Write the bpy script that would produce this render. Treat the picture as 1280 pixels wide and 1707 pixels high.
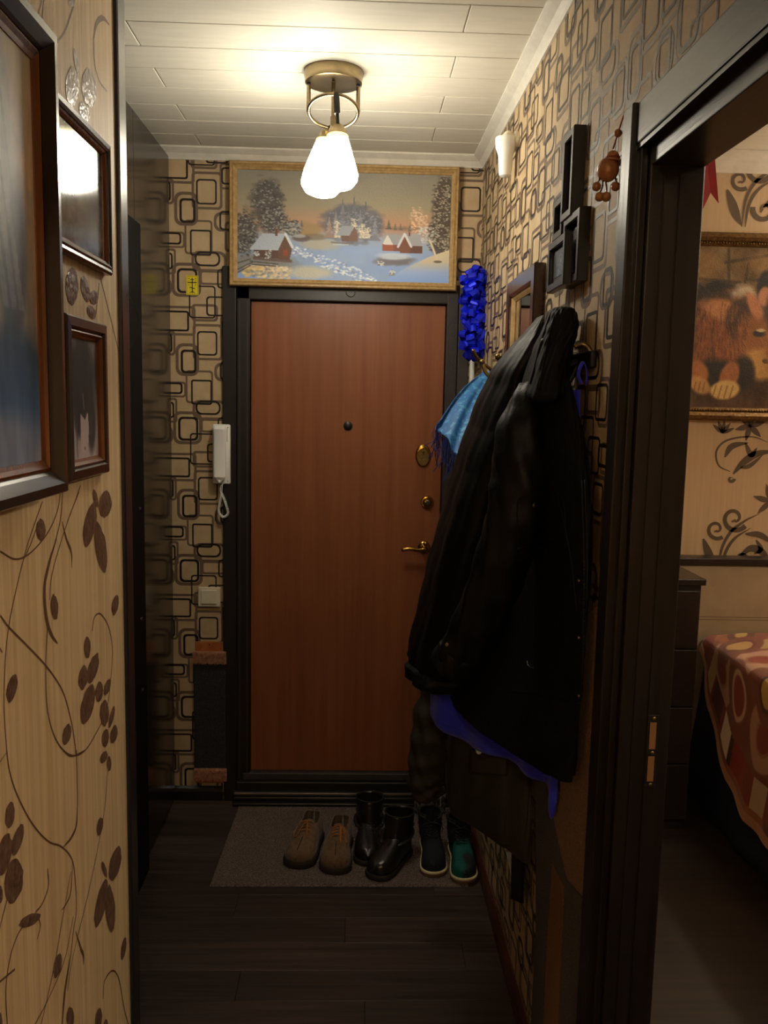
import bpy, bmesh, math, random
import numpy as np
from mathutils import Vector, Matrix

for o in list(bpy.data.objects):
    bpy.data.objects.remove(o)
scene = bpy.context.scene
COL = scene.collection

# ------------------------------------------------------------------ camera
FPX, CX, CY = 1445.0, 640.0, 853.5          # focal length and centre in photo pixels
VPX, VPY, ROLL = 595.0, 670.0, 0.0165        # vanishing point of the corridor, tilt of the horizon
EYE = np.array([0.0, 0.0, 1.70])
_vy = np.array([(VPX - CX) / FPX, (VPY - CY) / FPX, 1.0]); _vy /= np.linalg.norm(_vy)
_vx = np.array([1.0, ROLL, 0.0]); _vx[2] = -(_vx[0] * _vy[0] + _vx[1] * _vy[1]) / _vy[2]; _vx /= np.linalg.norm(_vx)
_vz = np.cross(_vx, _vy)
CM = np.stack([_vx, _vy, _vz], 1)            # world -> camera (right, down, forward)
cd = bpy.data.cameras.new('camera')
cd.sensor_fit = 'VERTICAL'; cd.sensor_height = 36.0; cd.lens = FPX / 1707.0 * 36.0
cd.clip_start = 0.02; cd.clip_end = 60
camera = bpy.data.objects.new('camera', cd); COL.objects.link(camera)
camera.matrix_world = Matrix(((CM[0, 0], -CM[1, 0], -CM[2, 0], EYE[0]),
                              (CM[0, 1], -CM[1, 1], -CM[2, 1], EYE[1]),
                              (CM[0, 2], -CM[1, 2], -CM[2, 2], EYE[2]), (0, 0, 0, 1)))
scene.camera = camera

# ------------------------------------------------------------------ light of the place
world = bpy.data.worlds.new('world'); scene.world = world; world.use_nodes = True
world.node_tree.nodes['Background'].inputs[0].default_value = (0.0, 0.0, 0.0, 1)
world.node_tree.nodes['Background'].inputs[1].default_value = 0.0
HALL_LAMP = 42.0        # emission of the two glass shades of the hall lamp
BED_LAMP = 66.0          # emission of the bedroom ceiling lamp
ROOM_LAMP = 42.0         # emission of the ceiling lamp in the passage behind the photographer
vs = scene.view_settings
vs.view_transform = 'Standard'; vs.look = 'None'; vs.gamma = 1.0; vs.use_curve_mapping = False
vs.exposure = 0.15

# ------------------------------------------------------------------ main measures (metres)
D = 3.55         # wall with the entrance door
XR = 0.485       # right wall
XW = -0.745      # front of the wardrobe
XL = -0.50       # near left wall with the flowered paper
LEND = 1.86      # where that wall ends
ZC = 2.665       # ceiling
YB = -1.9        # wall behind the photographer
DB = 3.80        # far wall of the bedroom
XB = 0.585       # bedroom side of the right wall
DY0, DY1 = 0.78, 1.545   # bedroom doorway along the right wall
ZD = 2.11        # its head


def hit(px, py, ax, val):
    d = CM.T @ np.array([(px - CX) / FPX, (py - CY) / FPX, 1.0])
    return EYE + (val - EYE[ax]) / d[ax] * d


def lin(c):
    c = np.asarray(c, float) / 255.0
    return np.where(c <= 0.04045, c / 12.92, ((c + 0.055) / 1.055) ** 2.4)


rng = np.random.default_rng(7)
random.seed(7)

# ------------------------------------------------------------------ materials
MATS = {}


def mat(name, col, rough=0.6, metal=0.0, col2=None, scale=(8, 8, 8), amt=1.0, detail=4.0, bump=0.0, bscale=None,
        spec=0.5, sheen=0.0, coat=0.0, emit=None, estr=0.0, kind='noise', ramp=(0.35, 0.65), rand=0.0, attr=None, trans=0.0,
        coords='Object', rough2=None):
    m = bpy.data.materials.new(name); m.use_nodes = True
    nt = m.node_tree; N = nt.nodes; L = nt.links
    b = N['Principled BSDF']
    c1 = tuple(lin(col)) + (1,)
    b.inputs['Base Color'].default_value = c1
    b.inputs['Roughness'].default_value = rough
    b.inputs['Metallic'].default_value = metal
    b.inputs['Specular IOR Level'].default_value = spec
    b.inputs['Sheen Weight'].default_value = sheen
    b.inputs['Coat Weight'].default_value = coat
    b.inputs['Coat Roughness'].default_value = 0.15
    b.inputs['Transmission Weight'].default_value = trans
    if emit is not None:
        b.inputs['Emission Color'].default_value = tuple(emit) + (1,)
        b.inputs['Emission Strength'].default_value = estr
    tc = N.new('ShaderNodeTexCoord'); mp = N.new('ShaderNodeMapping')
    mp.inputs['Scale'].default_value = scale
    L.new(tc.outputs[coords], mp.inputs['Vector'])
    if rand:
        oi = N.new('ShaderNodeObjectInfo'); mu = N.new('ShaderNodeMath'); mu.operation = 'MULTIPLY'
        mu.inputs[1].default_value = 37.0
        L.new(oi.outputs['Random'], mu.inputs[0]); L.new(mu.outputs[0], mp.inputs['Location'])
    colsock = None
    if attr:
        at = N.new('ShaderNodeAttribute'); at.attribute_name = attr
        colsock = at.outputs['Color']; L.new(colsock, b.inputs['Base Color'])
    tex = N.new('ShaderNodeTexNoise'); tex.inputs['Scale'].default_value = 1.0
    tex.inputs['Detail'].default_value = detail; tex.inputs['Roughness'].default_value = 0.6
    L.new(mp.outputs[0], tex.inputs['Vector'])
    if col2 is not None:
        rp = N.new('ShaderNodeValToRGB')
        rp.color_ramp.elements[0].position = ramp[0]; rp.color_ramp.elements[1].position = ramp[1]
        rp.color_ramp.elements[0].color = c1; rp.color_ramp.elements[1].color = tuple(lin(col2)) + (1,)
        L.new(tex.outputs['Fac'], rp.inputs['Fac'])
        out = rp.outputs['Color']
        if rand:
            hs = N.new('ShaderNodeHueSaturation'); mr = N.new('ShaderNodeMapRange')
            mr.inputs['To Min'].default_value = 1 - rand; mr.inputs['To Max'].default_value = 1 + rand
            L.new(oi.outputs['Random'], mr.inputs['Value']); L.new(mr.outputs[0], hs.inputs['Value'])
            L.new(out, hs.inputs['Color']); out = hs.outputs['Color']
        L.new(out, b.inputs['Base Color'])
    if rough2 is not None:
        mr2 = N.new('ShaderNodeMapRange'); mr2.inputs['To Min'].default_value = rough; mr2.inputs['To Max'].default_value = rough2
        L.new(tex.outputs['Fac'], mr2.inputs['Value']); L.new(mr2.outputs[0], b.inputs['Roughness'])
    if bump:
        bt = tex
        if bscale is not None:
            mp2 = N.new('ShaderNodeMapping'); mp2.inputs['Scale'].default_value = bscale
            L.new(tc.outputs[coords], mp2.inputs['Vector'])
            bt = N.new('ShaderNodeTexNoise'); bt.inputs['Scale'].default_value = 1.0; bt.inputs['Detail'].default_value = 3
            L.new(mp2.outputs[0], bt.inputs['Vector'])
        bp = N.new('ShaderNodeBump'); bp.inputs['Strength'].default_value = min(1.0, bump); bp.inputs['Distance'].default_value = 0.004
        L.new(bt.outputs['Fac'], bp.inputs['Height']); L.new(bp.outputs[0], b.inputs['Normal'])
    MATS[name] = m
    return m


mat('paper_tan', (198, 174, 138), 0.62, col2=(184, 159, 122), scale=(14, 14, 14), bump=0.12, bscale=(220, 220, 220))
mat('print_black', (30, 22, 20), 0.42, spec=0.5)
mat('print_brown', (112, 92, 76), 0.42, spec=0.5)
mat('paper_floral', (234, 208, 166), 0.58, col2=(212, 182, 136), scale=(60, 90, 1.2), bump=0.2, bscale=(80, 140, 3))
mat('print_vine', (112, 80, 58), 0.5)
mat('print_leaf', (104, 76, 62), 0.33, col2=(132, 102, 86), scale=(60, 60, 40), bump=0.9, bscale=(90, 90, 70), spec=0.7)
mat('paper_bedroom', (206, 182, 150), 0.7, col2=(196, 170, 138), scale=(60, 60, 1.5), bump=0.1)
mat('print_damask', (98, 82, 68), 0.55)
mat('plaster', (200, 190, 170), 0.8, col2=(188, 178, 158), scale=(4, 4, 4))
mat('ceiling_plank', (224, 220, 206), 0.62, col2=(216, 211, 196), scale=(5, 40, 5), bump=0.06, bscale=(30, 200, 30), spec=0.3)
mat('joint_white', (226, 220, 206), 0.8, col2=(216, 210, 196))
mat('white_trim', (226, 222, 210), 0.5, col2=(214, 210, 198), scale=(20, 20, 20))
mat('wenge', (32, 27, 25), 0.33, col2=(22, 18, 17), scale=(50, 50, 2.0), bump=0.12, spec=0.5)
mat('wenge_h', (40, 33, 31), 0.33, col2=(28, 22, 21), scale=(50, 2.0, 50), bump=0.12, spec=0.5)
mat('wenge_gloss', (40, 35, 32), 0.17, col2=(30, 26, 24), scale=(60, 60, 3), spec=0.55, bump=0.03, bscale=(10, 3, 60))
mat('satin_trim', (44, 44, 48), 0.26, col2=(36, 36, 40), scale=(40, 40, 3), spec=0.8)
mat('floor_plank', (76, 64, 60), 0.42, col2=(52, 43, 40), scale=(2.5, 60, 10), rand=0.22, bump=0.15, spec=0.4)
mat('floor_gap', (18, 14, 13), 0.8, col2=(22, 18, 16))
mat('bed_floor', (46, 36, 30), 0.5, col2=(30, 23, 20), scale=(3, 50, 5))
mat('baseboard_red', (84, 44, 38), 0.4, col2=(66, 32, 28), scale=(40, 3, 40))
mat('door_wood', (146, 88, 56), 0.33, col2=(124, 69, 42), scale=(26, 26, 1.1), detail=6, ramp=(0.3, 0.7), spec=0.45, rough2=0.42)
mat('black_steel', (24, 22, 23), 0.42, col2=(32, 29, 29), scale=(30, 30, 3), spec=0.5)
mat('speckled_steel', (44, 36, 36), 0.5, col2=(74, 62, 60), scale=(420, 420, 420), ramp=(0.55, 0.72), bump=0.4, bscale=(300, 300, 300))
mat('grey_board', (62, 58, 56), 0.5, col2=(52, 48, 47), scale=(30, 30, 3))
mat('sill_metal', (120, 114, 108), 0.38, 0.7, col2=(90, 84, 80), scale=(3, 60, 60))
mat('brass', (190, 150, 70), 0.22, 1.0, col2=(168, 128, 56), scale=(20, 20, 20))
mat('brass_dull', (150, 130, 84), 0.34, 1.0, col2=(132, 112, 72), scale=(14, 14, 60))
mat('nickel_bronze', (158, 142, 110), 0.3, 1.0, col2=(138, 122, 94), scale=(10, 10, 90))
mat('lock_engrave', (92, 76, 44), 0.5, 0.6, col2=(80, 66, 40))
mat('matt_black', (12, 11, 12), 0.75, col2=(16, 15, 15), spec=0.15)
mat('black_plastic', (20, 20, 22), 0.4, col2=(26, 26, 28))
mat('white_plastic', (244, 245, 242), 0.32, col2=(238, 239, 236), scale=(5, 5, 5))
mat('cream_plastic', (236, 230, 208), 0.4, col2=(216, 206, 178), scale=(5, 5, 5))
mat('frame_mahogany', (66, 32, 24), 0.25, col2=(44, 20, 16), scale=(30, 30, 4), spec=0.6, coat=0.4)
mat('frame_dark', (46, 30, 26), 0.25, col2=(34, 22, 20), scale=(30, 30, 4), spec=0.6, coat=0.4)
mat('frame_amber', (132, 76, 34), 0.25, col2=(98, 52, 22), scale=(40, 40, 4), coat=0.4)
mat('frame_light', (190, 158, 106), 0.38, col2=(160, 128, 80), scale=(60, 60, 60), bump=0.2)
mat('frame_gold', (128, 96, 52), 0.42, 0.55, col2=(84, 60, 30), scale=(70, 70, 70), bump=0.8, bscale=(90, 90, 90))
mat('frame_black', (20, 19, 21), 0.36, col2=(26, 25, 27), scale=(20, 20, 20), spec=0.5)
mat('box_back', (14, 14, 16), 0.5, col2=(20, 20, 22))
mat('photo_print', (110, 116, 118), 0.25, col2=(60, 66, 70), scale=(40, 40, 40))
mat('mirror_glass', (205, 205, 205), 0.03, 1.0, col2=(200, 200, 200))
mat('paint', (128, 128, 128), 0.5, attr='Col', bump=0.35, bscale=(160, 160, 160))
mat('photo_gloss', (128, 128, 128), 0.10, attr='Col', spec=0.35, bump=0.05, bscale=(14, 14, 14))
mat('photo_matte', (128, 128, 128), 0.5, spec=0.3, attr='Col', bump=0.02)
mat('sticker_yellow', (232, 214, 40), 0.45, col2=(224, 204, 30), scale=(30, 30, 30))
mat('sticker_ink', (30, 28, 10), 0.6, col2=(36, 32, 12))
mat('scratch_carpet', (44, 44, 46), 0.95, col2=(70, 70, 72), scale=(260, 260, 260), bump=1.0, bscale=(300, 300, 300), spec=0.1)
mat('scratch_board', (178, 104, 52), 0.6, col2=(160, 90, 44), scale=(20, 20, 20))
mat('scratch_fur', (190, 140, 112), 0.9, col2=(150, 100, 76), scale=(60, 60, 60), sheen=0.4, spec=0.1)
mat('brown_carpet', (152, 124, 100), 0.95, col2=(120, 95, 76), scale=(240, 240, 240), bump=1.0, bscale=(300, 300, 300), spec=0.1)
mat('grey_carpet', (104, 98, 96), 0.95, col2=(78, 72, 71), scale=(240, 240, 240), bump=1.0, bscale=(300, 300, 300), spec=0.1)
mat('orange_carpet', (146, 108, 78), 0.95, col2=(116, 84, 60), scale=(240, 240, 240), bump=1.0, bscale=(300, 300, 300), spec=0.1)
mat('mat_fibre', (128, 116, 110), 0.95, col2=(88, 78, 74), scale=(230, 230, 230), ramp=(0.4, 0.6), bump=1.0, bscale=(260, 260, 260), spec=0.1)
mat('coat_black', (11, 11, 12), 0.5, col2=(8, 8, 9), scale=(12, 12, 12), spec=0.22, bump=0.35, bscale=(70, 70, 40))
mat('coat_black_soft', (14, 13, 15), 0.62, col2=(10, 9, 11), scale=(12, 12, 12), spec=0.18, bump=0.35, bscale=(60, 60, 50))
mat('coat_olive', (50, 45, 37), 0.65, col2=(41, 36, 30), scale=(14, 14, 14), spec=0.35, bump=0.3, bscale=(60, 60, 60))
mat('cloth_blue', (40, 50, 236), 0.7, col2=(34, 42, 214), scale=(14, 14, 14), bump=0.15, bscale=(300, 300, 300), sheen=0.2)
mat('scarf_cyan', (20, 104, 176), 0.55, col2=(66, 150, 200), scale=(70, 70, 40), ramp=(0.52, 0.6), sheen=0.2)
mat('scarf_fringe', (26, 52, 130), 0.7, col2=(22, 40, 110), scale=(50, 50, 50))
mat('foil_blue', (34, 56, 250), 0.2, 0.45, col2=(24, 34, 220), scale=(40, 40, 40))
mat('iron_black', (22, 20, 20), 0.45, 0.3, col2=(28, 26, 25))
mat('gourd', (186, 126, 80), 0.42, col2=(152, 96, 58), scale=(60, 60, 60), bump=0.2, coat=0.2)
mat('cord_red', (150, 62, 40), 0.7, col2=(130, 50, 34))
mat('ribbon_red', (176, 24, 34), 0.55, col2=(160, 20, 28), scale=(30, 30, 30))
mat('suede_brown', (122, 99, 76), 0.9, col2=(100, 80, 62), scale=(60, 60, 60), bump=0.5, bscale=(300, 300, 300), spec=0.2, sheen=0.2)
mat('lace_orange', (190, 126, 60), 0.8, col2=(138, 84, 36), scale=(300, 300, 300))
mat('sole_dark', (38, 31, 28), 0.7, col2=(30, 25, 22), scale=(60, 60, 60))
mat('sole_cream', (214, 206, 164), 0.6, col2=(196, 186, 142), scale=(60, 60, 60))
mat('sole_gum', (112, 80, 56), 0.7, col2=(94, 66, 46), scale=(60, 60, 60))
mat('boot_black', (22, 21, 23), 0.28, col2=(28, 26, 27), scale=(20, 20, 20), spec=0.6, bump=0.15, bscale=(40, 40, 40))
mat('boot_navy', (38, 40, 48), 0.8, col2=(30, 32, 40), scale=(40, 40, 40), spec=0.2, bump=0.3, bscale=(250, 250, 250))
mat('boot_teal', (20, 92, 88), 0.75, col2=(38, 42, 50), scale=(7, 7, 7), ramp=(0.5, 0.58), spec=0.25, bump=0.3, bscale=(250, 250, 250))
mat('lace_dark', (40, 42, 46), 0.8, col2=(32, 34, 38))
mat('shoe_inside', (28, 22, 20), 0.95, col2=(22, 18, 16))
mat('fur_grey', (96, 92, 86), 0.95, col2=(66, 62, 58), scale=(120, 120, 120), sheen=0.4)
mat('plaid', (50, 48, 50), 0.8, attr='Col')
mat('steel', (196, 196, 192), 0.22, 1.0, col2=(180, 180, 176))
mat('raw_wood', (150, 108, 66), 0.6, col2=(126, 88, 52), scale=(40, 40, 4))
mat('headboard', (184, 168, 142), 0.6, col2=(174, 158, 132), scale=(10, 10, 10), bump=0.1)
mat('bed_navy', (20, 34, 66), 0.8, col2=(16, 26, 52), scale=(12, 12, 12))
mat('blanket', (150, 80, 55), 0.9, attr='Col', bump=0.5, bscale=(220, 220, 220), sheen=0.3, spec=0.15)
mat('mattress', (200, 190, 176), 0.8, col2=(190, 180, 166))
mat('glass_lit', (255, 250, 235), 0.3, emit=(1.0, 0.91, 0.74), estr=HALL_LAMP)
mat('glass_rim', (240, 214, 90), 0.3, emit=(1.0, 0.80, 0.30), estr=2.2)
mat('bed_glass_lit', (255, 240, 215), 0.3, emit=(1.0, 0.81, 0.58), estr=BED_LAMP)
mat('bed_globe_lit', (255, 240, 215), 0.3, emit=(1.0, 0.81, 0.58), estr=BED_LAMP * 4.5)
mat('room_glass_lit', (255, 240, 215), 0.3, emit=(1.0, 0.80, 0.56), estr=ROOM_LAMP)

# ------------------------------------------------------------------ mesh helpers
ORG = {}


class MB:
    def __init__(s):
        s.v = []; s.f = []

    def add(s, vs_, fs_):
        n = len(s.v); s.v.extend([tuple(map(float, q)) for q in vs_]); s.f.extend([tuple(i + n for i in f) for f in fs_])
        return s

    def box(s, x0, x1, y0, y1, z0, z1, bev=0.0):
        if x1 < x0: x0, x1 = x1, x0
        if y1 < y0: y0, y1 = y1, y0
        if z1 < z0: z0, z1 = z1, z0
        b = min(bev, (x1 - x0) * .45, (y1 - y0) * .45, (z1 - z0) * .45)
        if b <= 0:
            return s.add([(x0, y0, z0), (x1, y0, z0), (x1, y1, z0), (x0, y1, z0), (x0, y0, z1), (x1, y0, z1), (x1, y1, z1), (x0, y1, z1)],
                         [(3, 2, 1, 0), (4, 5, 6, 7), (0, 1, 5, 4), (1, 2, 6, 5), (2, 3, 7, 6), (3, 0, 4, 7)])
        bm = bmesh.new(); bmesh.ops.create_cube(bm, size=1.0)
        for q in bm.verts:
            q.co = Vector(((x0 + x1) / 2 + q.co.x * (x1 - x0), (y0 + y1) / 2 + q.co.y * (y1 - y0), (z0 + z1) / 2 + q.co.z * (z1 - z0)))
        bmesh.ops.bevel(bm, geom=bm.edges[:], offset=b, segments=2, affect='EDGES', profile=0.5)
        bm.verts.ensure_lookup_table(); bm.verts.index_update()
        s.add([q.co[:] for q in bm.verts], [[q.index for q in f.verts] for f in bm.faces]); bm.free()
        return s

    def tube(s, pts, r, n=8, closed=False, caps=True, flat=None):
        P = [np.array(p, float) for p in pts]; k = len(P)
        rs = r if hasattr(r, '__len__') else [r] * k
        up = np.array([0.13, 0.27, 0.95]); rings = []
        prev = None
        for i in range(k):
            a = P[(i - 1) % k] if (closed or i > 0) else P[i]
            c = P[(i + 1) % k] if (closed or i < k - 1) else P[i]
            t = c - a; t /= (np.linalg.norm(t) + 1e-12)
            if prev is None:
                u = np.cross(t, up)
                if np.linalg.norm(u) < 1e-3: u = np.cross(t, np.array([1.0, 0, 0]))
            else:
                u = prev - t * np.dot(prev, t)
            u /= (np.linalg.norm(u) + 1e-12); prev = u
            w = np.cross(t, u)
            fl = flat if flat else 1.0
            rings.append([P[i] + rs[i] * (math.cos(2 * math.pi * j / n) * u + fl * math.sin(2 * math.pi * j / n) * w) for j in range(n)])
        return s.loft(rings, loop=closed, caps=caps and not closed)

    def loft(s, rings, loop=False, caps=True, closed=True):
        n = len(rings[0]); k = len(rings); V = [q for r in rings for q in r]; F = []
        for i in range(k if loop else k - 1):
            for j in range(n if closed else n - 1):
                a = i * n + j; b = i * n + (j + 1) % n; c = ((i + 1) % k) * n + (j + 1) % n; d = ((i + 1) % k) * n + j
                F.append((a, b, c, d))
        if caps and not loop and closed:
            F.append(tuple(range(n))[::-1]); F.append(tuple(range((k - 1) * n, k * n)))
        return s.add(V, F)

    def lathe(s, prof, n=32, c=(0, 0, 0), axis=(0, 0, 1), caps=True):
        ax = Vector(axis).normalized(); q = Vector((0, 0, 1)).rotation_difference(ax)
        rings = []
        for r, z in prof:
            rings.append([tuple(Vector(c) + q @ Vector((r * math.cos(2 * math.pi * j / n), r * math.sin(2 * math.pi * j / n), z))) for j in range(n)])
        return s.loft(rings, caps=caps)

    def prism(s, poly, f):                      # poly: 2-D outline, f(u, v, k) -> 3-D point for k = 0, 1
        n = len(poly); V = [f(u, v, 0) for u, v in poly] + [f(u, v, 1) for u, v in poly]
        F = [tuple(range(n))[::-1], tuple(range(n, 2 * n))] + [(i, (i + 1) % n, n + (i + 1) % n, n + i) for i in range(n)]
        return s.add(V, F)

    def sphere(s, c, r, n=14, m=9, sc=(1, 1, 1)):
        rings = []
        for i in range(m + 1):
            t = math.pi * i / m; rr = max(1e-4, math.sin(t))
            rings.append([(c[0] + r * sc[0] * rr * math.cos(2 * math.pi * j / n), c[1] + r * sc[1] * rr * math.sin(2 * math.pi * j / n), c[2] - r * sc[2] * math.cos(t)) for j in range(n)])
        return s.loft(rings)

    def build(s, name, m, parent=None, smooth=False, sub=0, fixn=True):
        V = np.array(s.v, float)
        lo, hi = V.min(0), V.max(0); org = np.array([(lo[0] + hi[0]) / 2, (lo[1] + hi[1]) / 2, lo[2]])
        me = bpy.data.meshes.new(name); me.from_pydata((V - org).tolist(), [], s.f); me.update()
        if fixn:
            bm = bmesh.new(); bm.from_mesh(me); bmesh.ops.recalc_face_normals(bm, faces=bm.faces[:]); bm.to_mesh(me); bm.free()
        if smooth:
            me.polygons.foreach_set('use_smooth', [True] * len(me.polygons))
            if smooth == 'auto':
                me.set_sharp_from_angle(angle=math.radians(38))
        me.materials.append(MATS[m] if isinstance(m, str) else m)
        o = bpy.data.objects.new(name, me); COL.objects.link(o)
        po = ORG[parent.name] if parent is not None else np.zeros(3)
        o.location = org - po; ORG[o.name] = org
        if parent is not None: o.parent = parent
        if sub:
            md = o.modifiers.new('sub', 'SUBSURF'); md.levels = sub; md.render_levels = sub
        return o


def thing(name, label, cat, loc, group=None):
    o = bpy.data.objects.new(name, None); COL.objects.link(o)
    o.empty_display_size = 0.05; o.location = loc; ORG[o.name] = np.array(loc, float)
    o['label'] = label; o['category'] = cat
    if group: o['group'] = group
    return o


def tag(o, label, cat, group=None):
    o['label'] = label; o['category'] = cat
    if group: o['group'] = group
    return o


def struct(o, label, cat='wall'):
    o['kind'] = 'structure'; o['label'] = label; o['category'] = cat
    return o


def share(proto, name, loc, parent):            # another piece with the mesh of proto, at world loc of its origin
    o = bpy.data.objects.new(name, proto.data); COL.objects.link(o)
    o.parent = parent; ORG[o.name] = np.array(loc, float); o.location = ORG[o.name] - ORG[parent.name]
    return o


def smooth_path(pts, n=8):
    P = [np.array(p, float) for p in pts]
    if len(P) < 3:
        return [P[0] + (P[-1] - P[0]) * t for t in np.linspace(0, 1, n + 1)]
    Q = [2 * P[0] - P[1]] + P + [2 * P[-1] - P[-2]]; out = []
    for i in range(1, len(Q) - 2):
        for k in range(n):
            t = k / n
            out.append(0.5 * ((2 * Q[i]) + (-Q[i - 1] + Q[i + 1]) * t + (2 * Q[i - 1] - 5 * Q[i] + 4 * Q[i + 1] - Q[i + 2]) * t * t + (-Q[i - 1] + 3 * Q[i] - 3 * Q[i + 1] + Q[i + 2]) * t ** 3))
    out.append(P[-1])
    return out


def painted(name, img, f, m, parent=None, smooth=True):
    """img (ny, nx, 3) in sRGB 0-255; f(u, v) -> 3-D point with v downwards. A mesh whose vertices carry the colour."""
    ny, nx = img.shape[:2]
    U, Vv = np.meshgrid(np.linspace(0, 1, nx), np.linspace(0, 1, ny))
    pts = f(U, Vv).reshape(-1, 3)
    lo, hi = pts.min(0), pts.max(0); org = np.array([(lo[0] + hi[0]) / 2, (lo[1] + hi[1]) / 2, lo[2]])
    idx = np.arange(nx * ny).reshape(ny, nx)
    F = np.stack([idx[:-1, :-1], idx[1:, :-1], idx[1:, 1:], idx[:-1, 1:]], -1).reshape(-1, 4)
    me = bpy.data.meshes.new(name)
    me.vertices.add(nx * ny); me.vertices.foreach_set('co', (pts - org).astype(np.float32).ravel())
    me.loops.add(F.size); me.loops.foreach_set('vertex_index', F.ravel().astype(np.int32))
    me.polygons.add(len(F)); me.polygons.foreach_set('loop_start', (np.arange(len(F)) * 4).astype(np.int32))
    me.update(calc_edges=True); me.validate()
    ca = me.color_attributes.new('Col', 'FLOAT_COLOR', 'POINT')
    c = np.ones((nx * ny, 4), np.float32); c[:, :3] = lin(np.clip(img, 0, 255)).reshape(-1, 3)
    ca.data.foreach_set('color', c.ravel())
    if smooth: me.polygons.foreach_set('use_smooth', [True] * len(me.polygons))
    me.materials.append(MATS[m])
    o = bpy.data.objects.new(name, me); COL.objects.link(o)
    po = ORG[parent.name] if parent is not None else np.zeros(3)
    o.location = org - po; ORG[o.name] = org
    if parent is not None: o.parent = parent
    return o


class Canvas:
    def __init__(s, nx, ny, col=(128, 128, 128)):
        s.nx, s.ny = nx, ny; s.im = np.zeros((ny, nx, 3)) + np.array(col, float)
        s.U, s.V = np.meshgrid(np.linspace(0, 1, nx), np.linspace(0, 1, ny)); s.asp = nx / ny

    def mix(s, a, col):
        a = np.clip(a, 0, 1)[..., None]; s.im = s.im * (1 - a) + np.array(col, float) * a

    def vgrad(s, stops, mask=None):
        vv = [q[0] for q in stops]
        g = np.stack([np.interp(s.V, vv, [q[1][k] for q in stops]) for k in range(3)], -1)
        if mask is None: s.im = g
        else: s.im = s.im * (1 - mask[..., None]) + g * mask[..., None]

    def noise(s, sx, sy, seed=0, oct=3):
        r = np.random.default_rng(seed); out = np.zeros((s.ny, s.nx)); amp = 1; tot = 0
        for o in range(oct):
            gx, gy = int(sx * 2 ** o) + 2, int(sy * 2 ** o) + 2; g = r.random((gy, gx))
            x = s.U * (gx - 1.001); y = s.V * (gy - 1.001); xi = x.astype(int); yi = y.astype(int); fx = x - xi; fy = y - yi
            fx = fx * fx * (3 - 2 * fx); fy = fy * fy * (3 - 2 * fy)
            out += amp * ((g[yi, xi] * (1 - fx) + g[yi, xi + 1] * fx) * (1 - fy) + (g[yi + 1, xi] * (1 - fx) + g[yi + 1, xi + 1] * fx) * fy)
            tot += amp; amp *= 0.55
        return out / tot

    def ell(s, cx, cy, rx, ry, col, a=1.0, soft=0.25, ang=0.0, ns=0.0, seed=0):
        dx = (s.U - cx) * s.asp; dy = s.V - cy; c, sn = math.cos(ang), math.sin(ang)
        x = (dx * c + dy * sn) / (rx * s.asp); y = (-dx * sn + dy * c) / ry
        d = np.sqrt(x * x + y * y)
        if ns: d = d + ns * (s.noise(22, 22, seed) - 0.5)
        s.mix(a * np.clip((1 - d) / max(soft, 1e-3) + 0.5, 0, 1), col)

    def inpoly(s, pts):
        ins = np.zeros(s.U.shape, bool); n = len(pts)
        for i in range(n):
            x1, y1 = pts[i]; x2, y2 = pts[(i + 1) % n]
            if y1 == y2: continue
            c = ((y1 > s.V) != (y2 > s.V)) & (s.U < (x2 - x1) * (s.V - y1) / (y2 - y1) + x1); ins ^= c
        return ins

    def poly(s, pts, col, a=1.0):
        s.mix(s.inpoly(pts) * a, col)

    def line(s, p, q, w, col, a=1.0):
        ax, ay = p[0] * s.asp, p[1]; bx, by = q[0] * s.asp, q[1]
        t = np.clip(((s.U * s.asp - ax) * (bx - ax) + (s.V - ay) * (by - ay)) / ((bx - ax) ** 2 + (by - ay) ** 2 + 1e-9), 0, 1)
        d = np.hypot(s.U * s.asp - ax - t * (bx - ax), s.V - ay - t * (by - ay))
        s.mix(a * np.clip((w - d) / (0.4 * w) + 0.5, 0, 1), col)

    def dabs(s, n, box, rad, col, jit=12, a=0.9, inside=None, seed=1):
        r = np.random.default_rng(seed); k = 0
        while k < n:
            u = r.uniform(box[0], box[2]); v = r.uniform(box[1], box[3]); k += 1
            if inside is not None and not inside(u, v, r): continue
            x0 = int((u - rad * 2) * s.nx); x1 = int((u + rad * 2) * s.nx) + 2; y0 = int((v - rad * 2 * s.asp) * s.ny); y1 = int((v + rad * 2 * s.asp) * s.ny) + 2
            x0, y0 = max(0, x0), max(0, y0); x1, y1 = min(s.nx, x1), min(s.ny, y1)
            if x1 <= x0 or y1 <= y0: continue
            ang = r.uniform(-0.5, 0.5); dx = (s.U[y0:y1, x0:x1] - u) * s.asp; dy = s.V[y0:y1, x0:x1] - v
            X = dx * math.cos(ang) + dy * math.sin(ang); Y = -dx * math.sin(ang) + dy * math.cos(ang)
            d = np.hypot(X / (rad * s.asp), Y / (rad * s.asp * 0.55)); m_ = np.clip(1.4 - d, 0, 1)[..., None] * a
            s.im[y0:y1, x0:x1] = s.im[y0:y1, x0:x1] * (1 - m_) + (np.array(col) + r.normal(0, jit)) * m_


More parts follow.
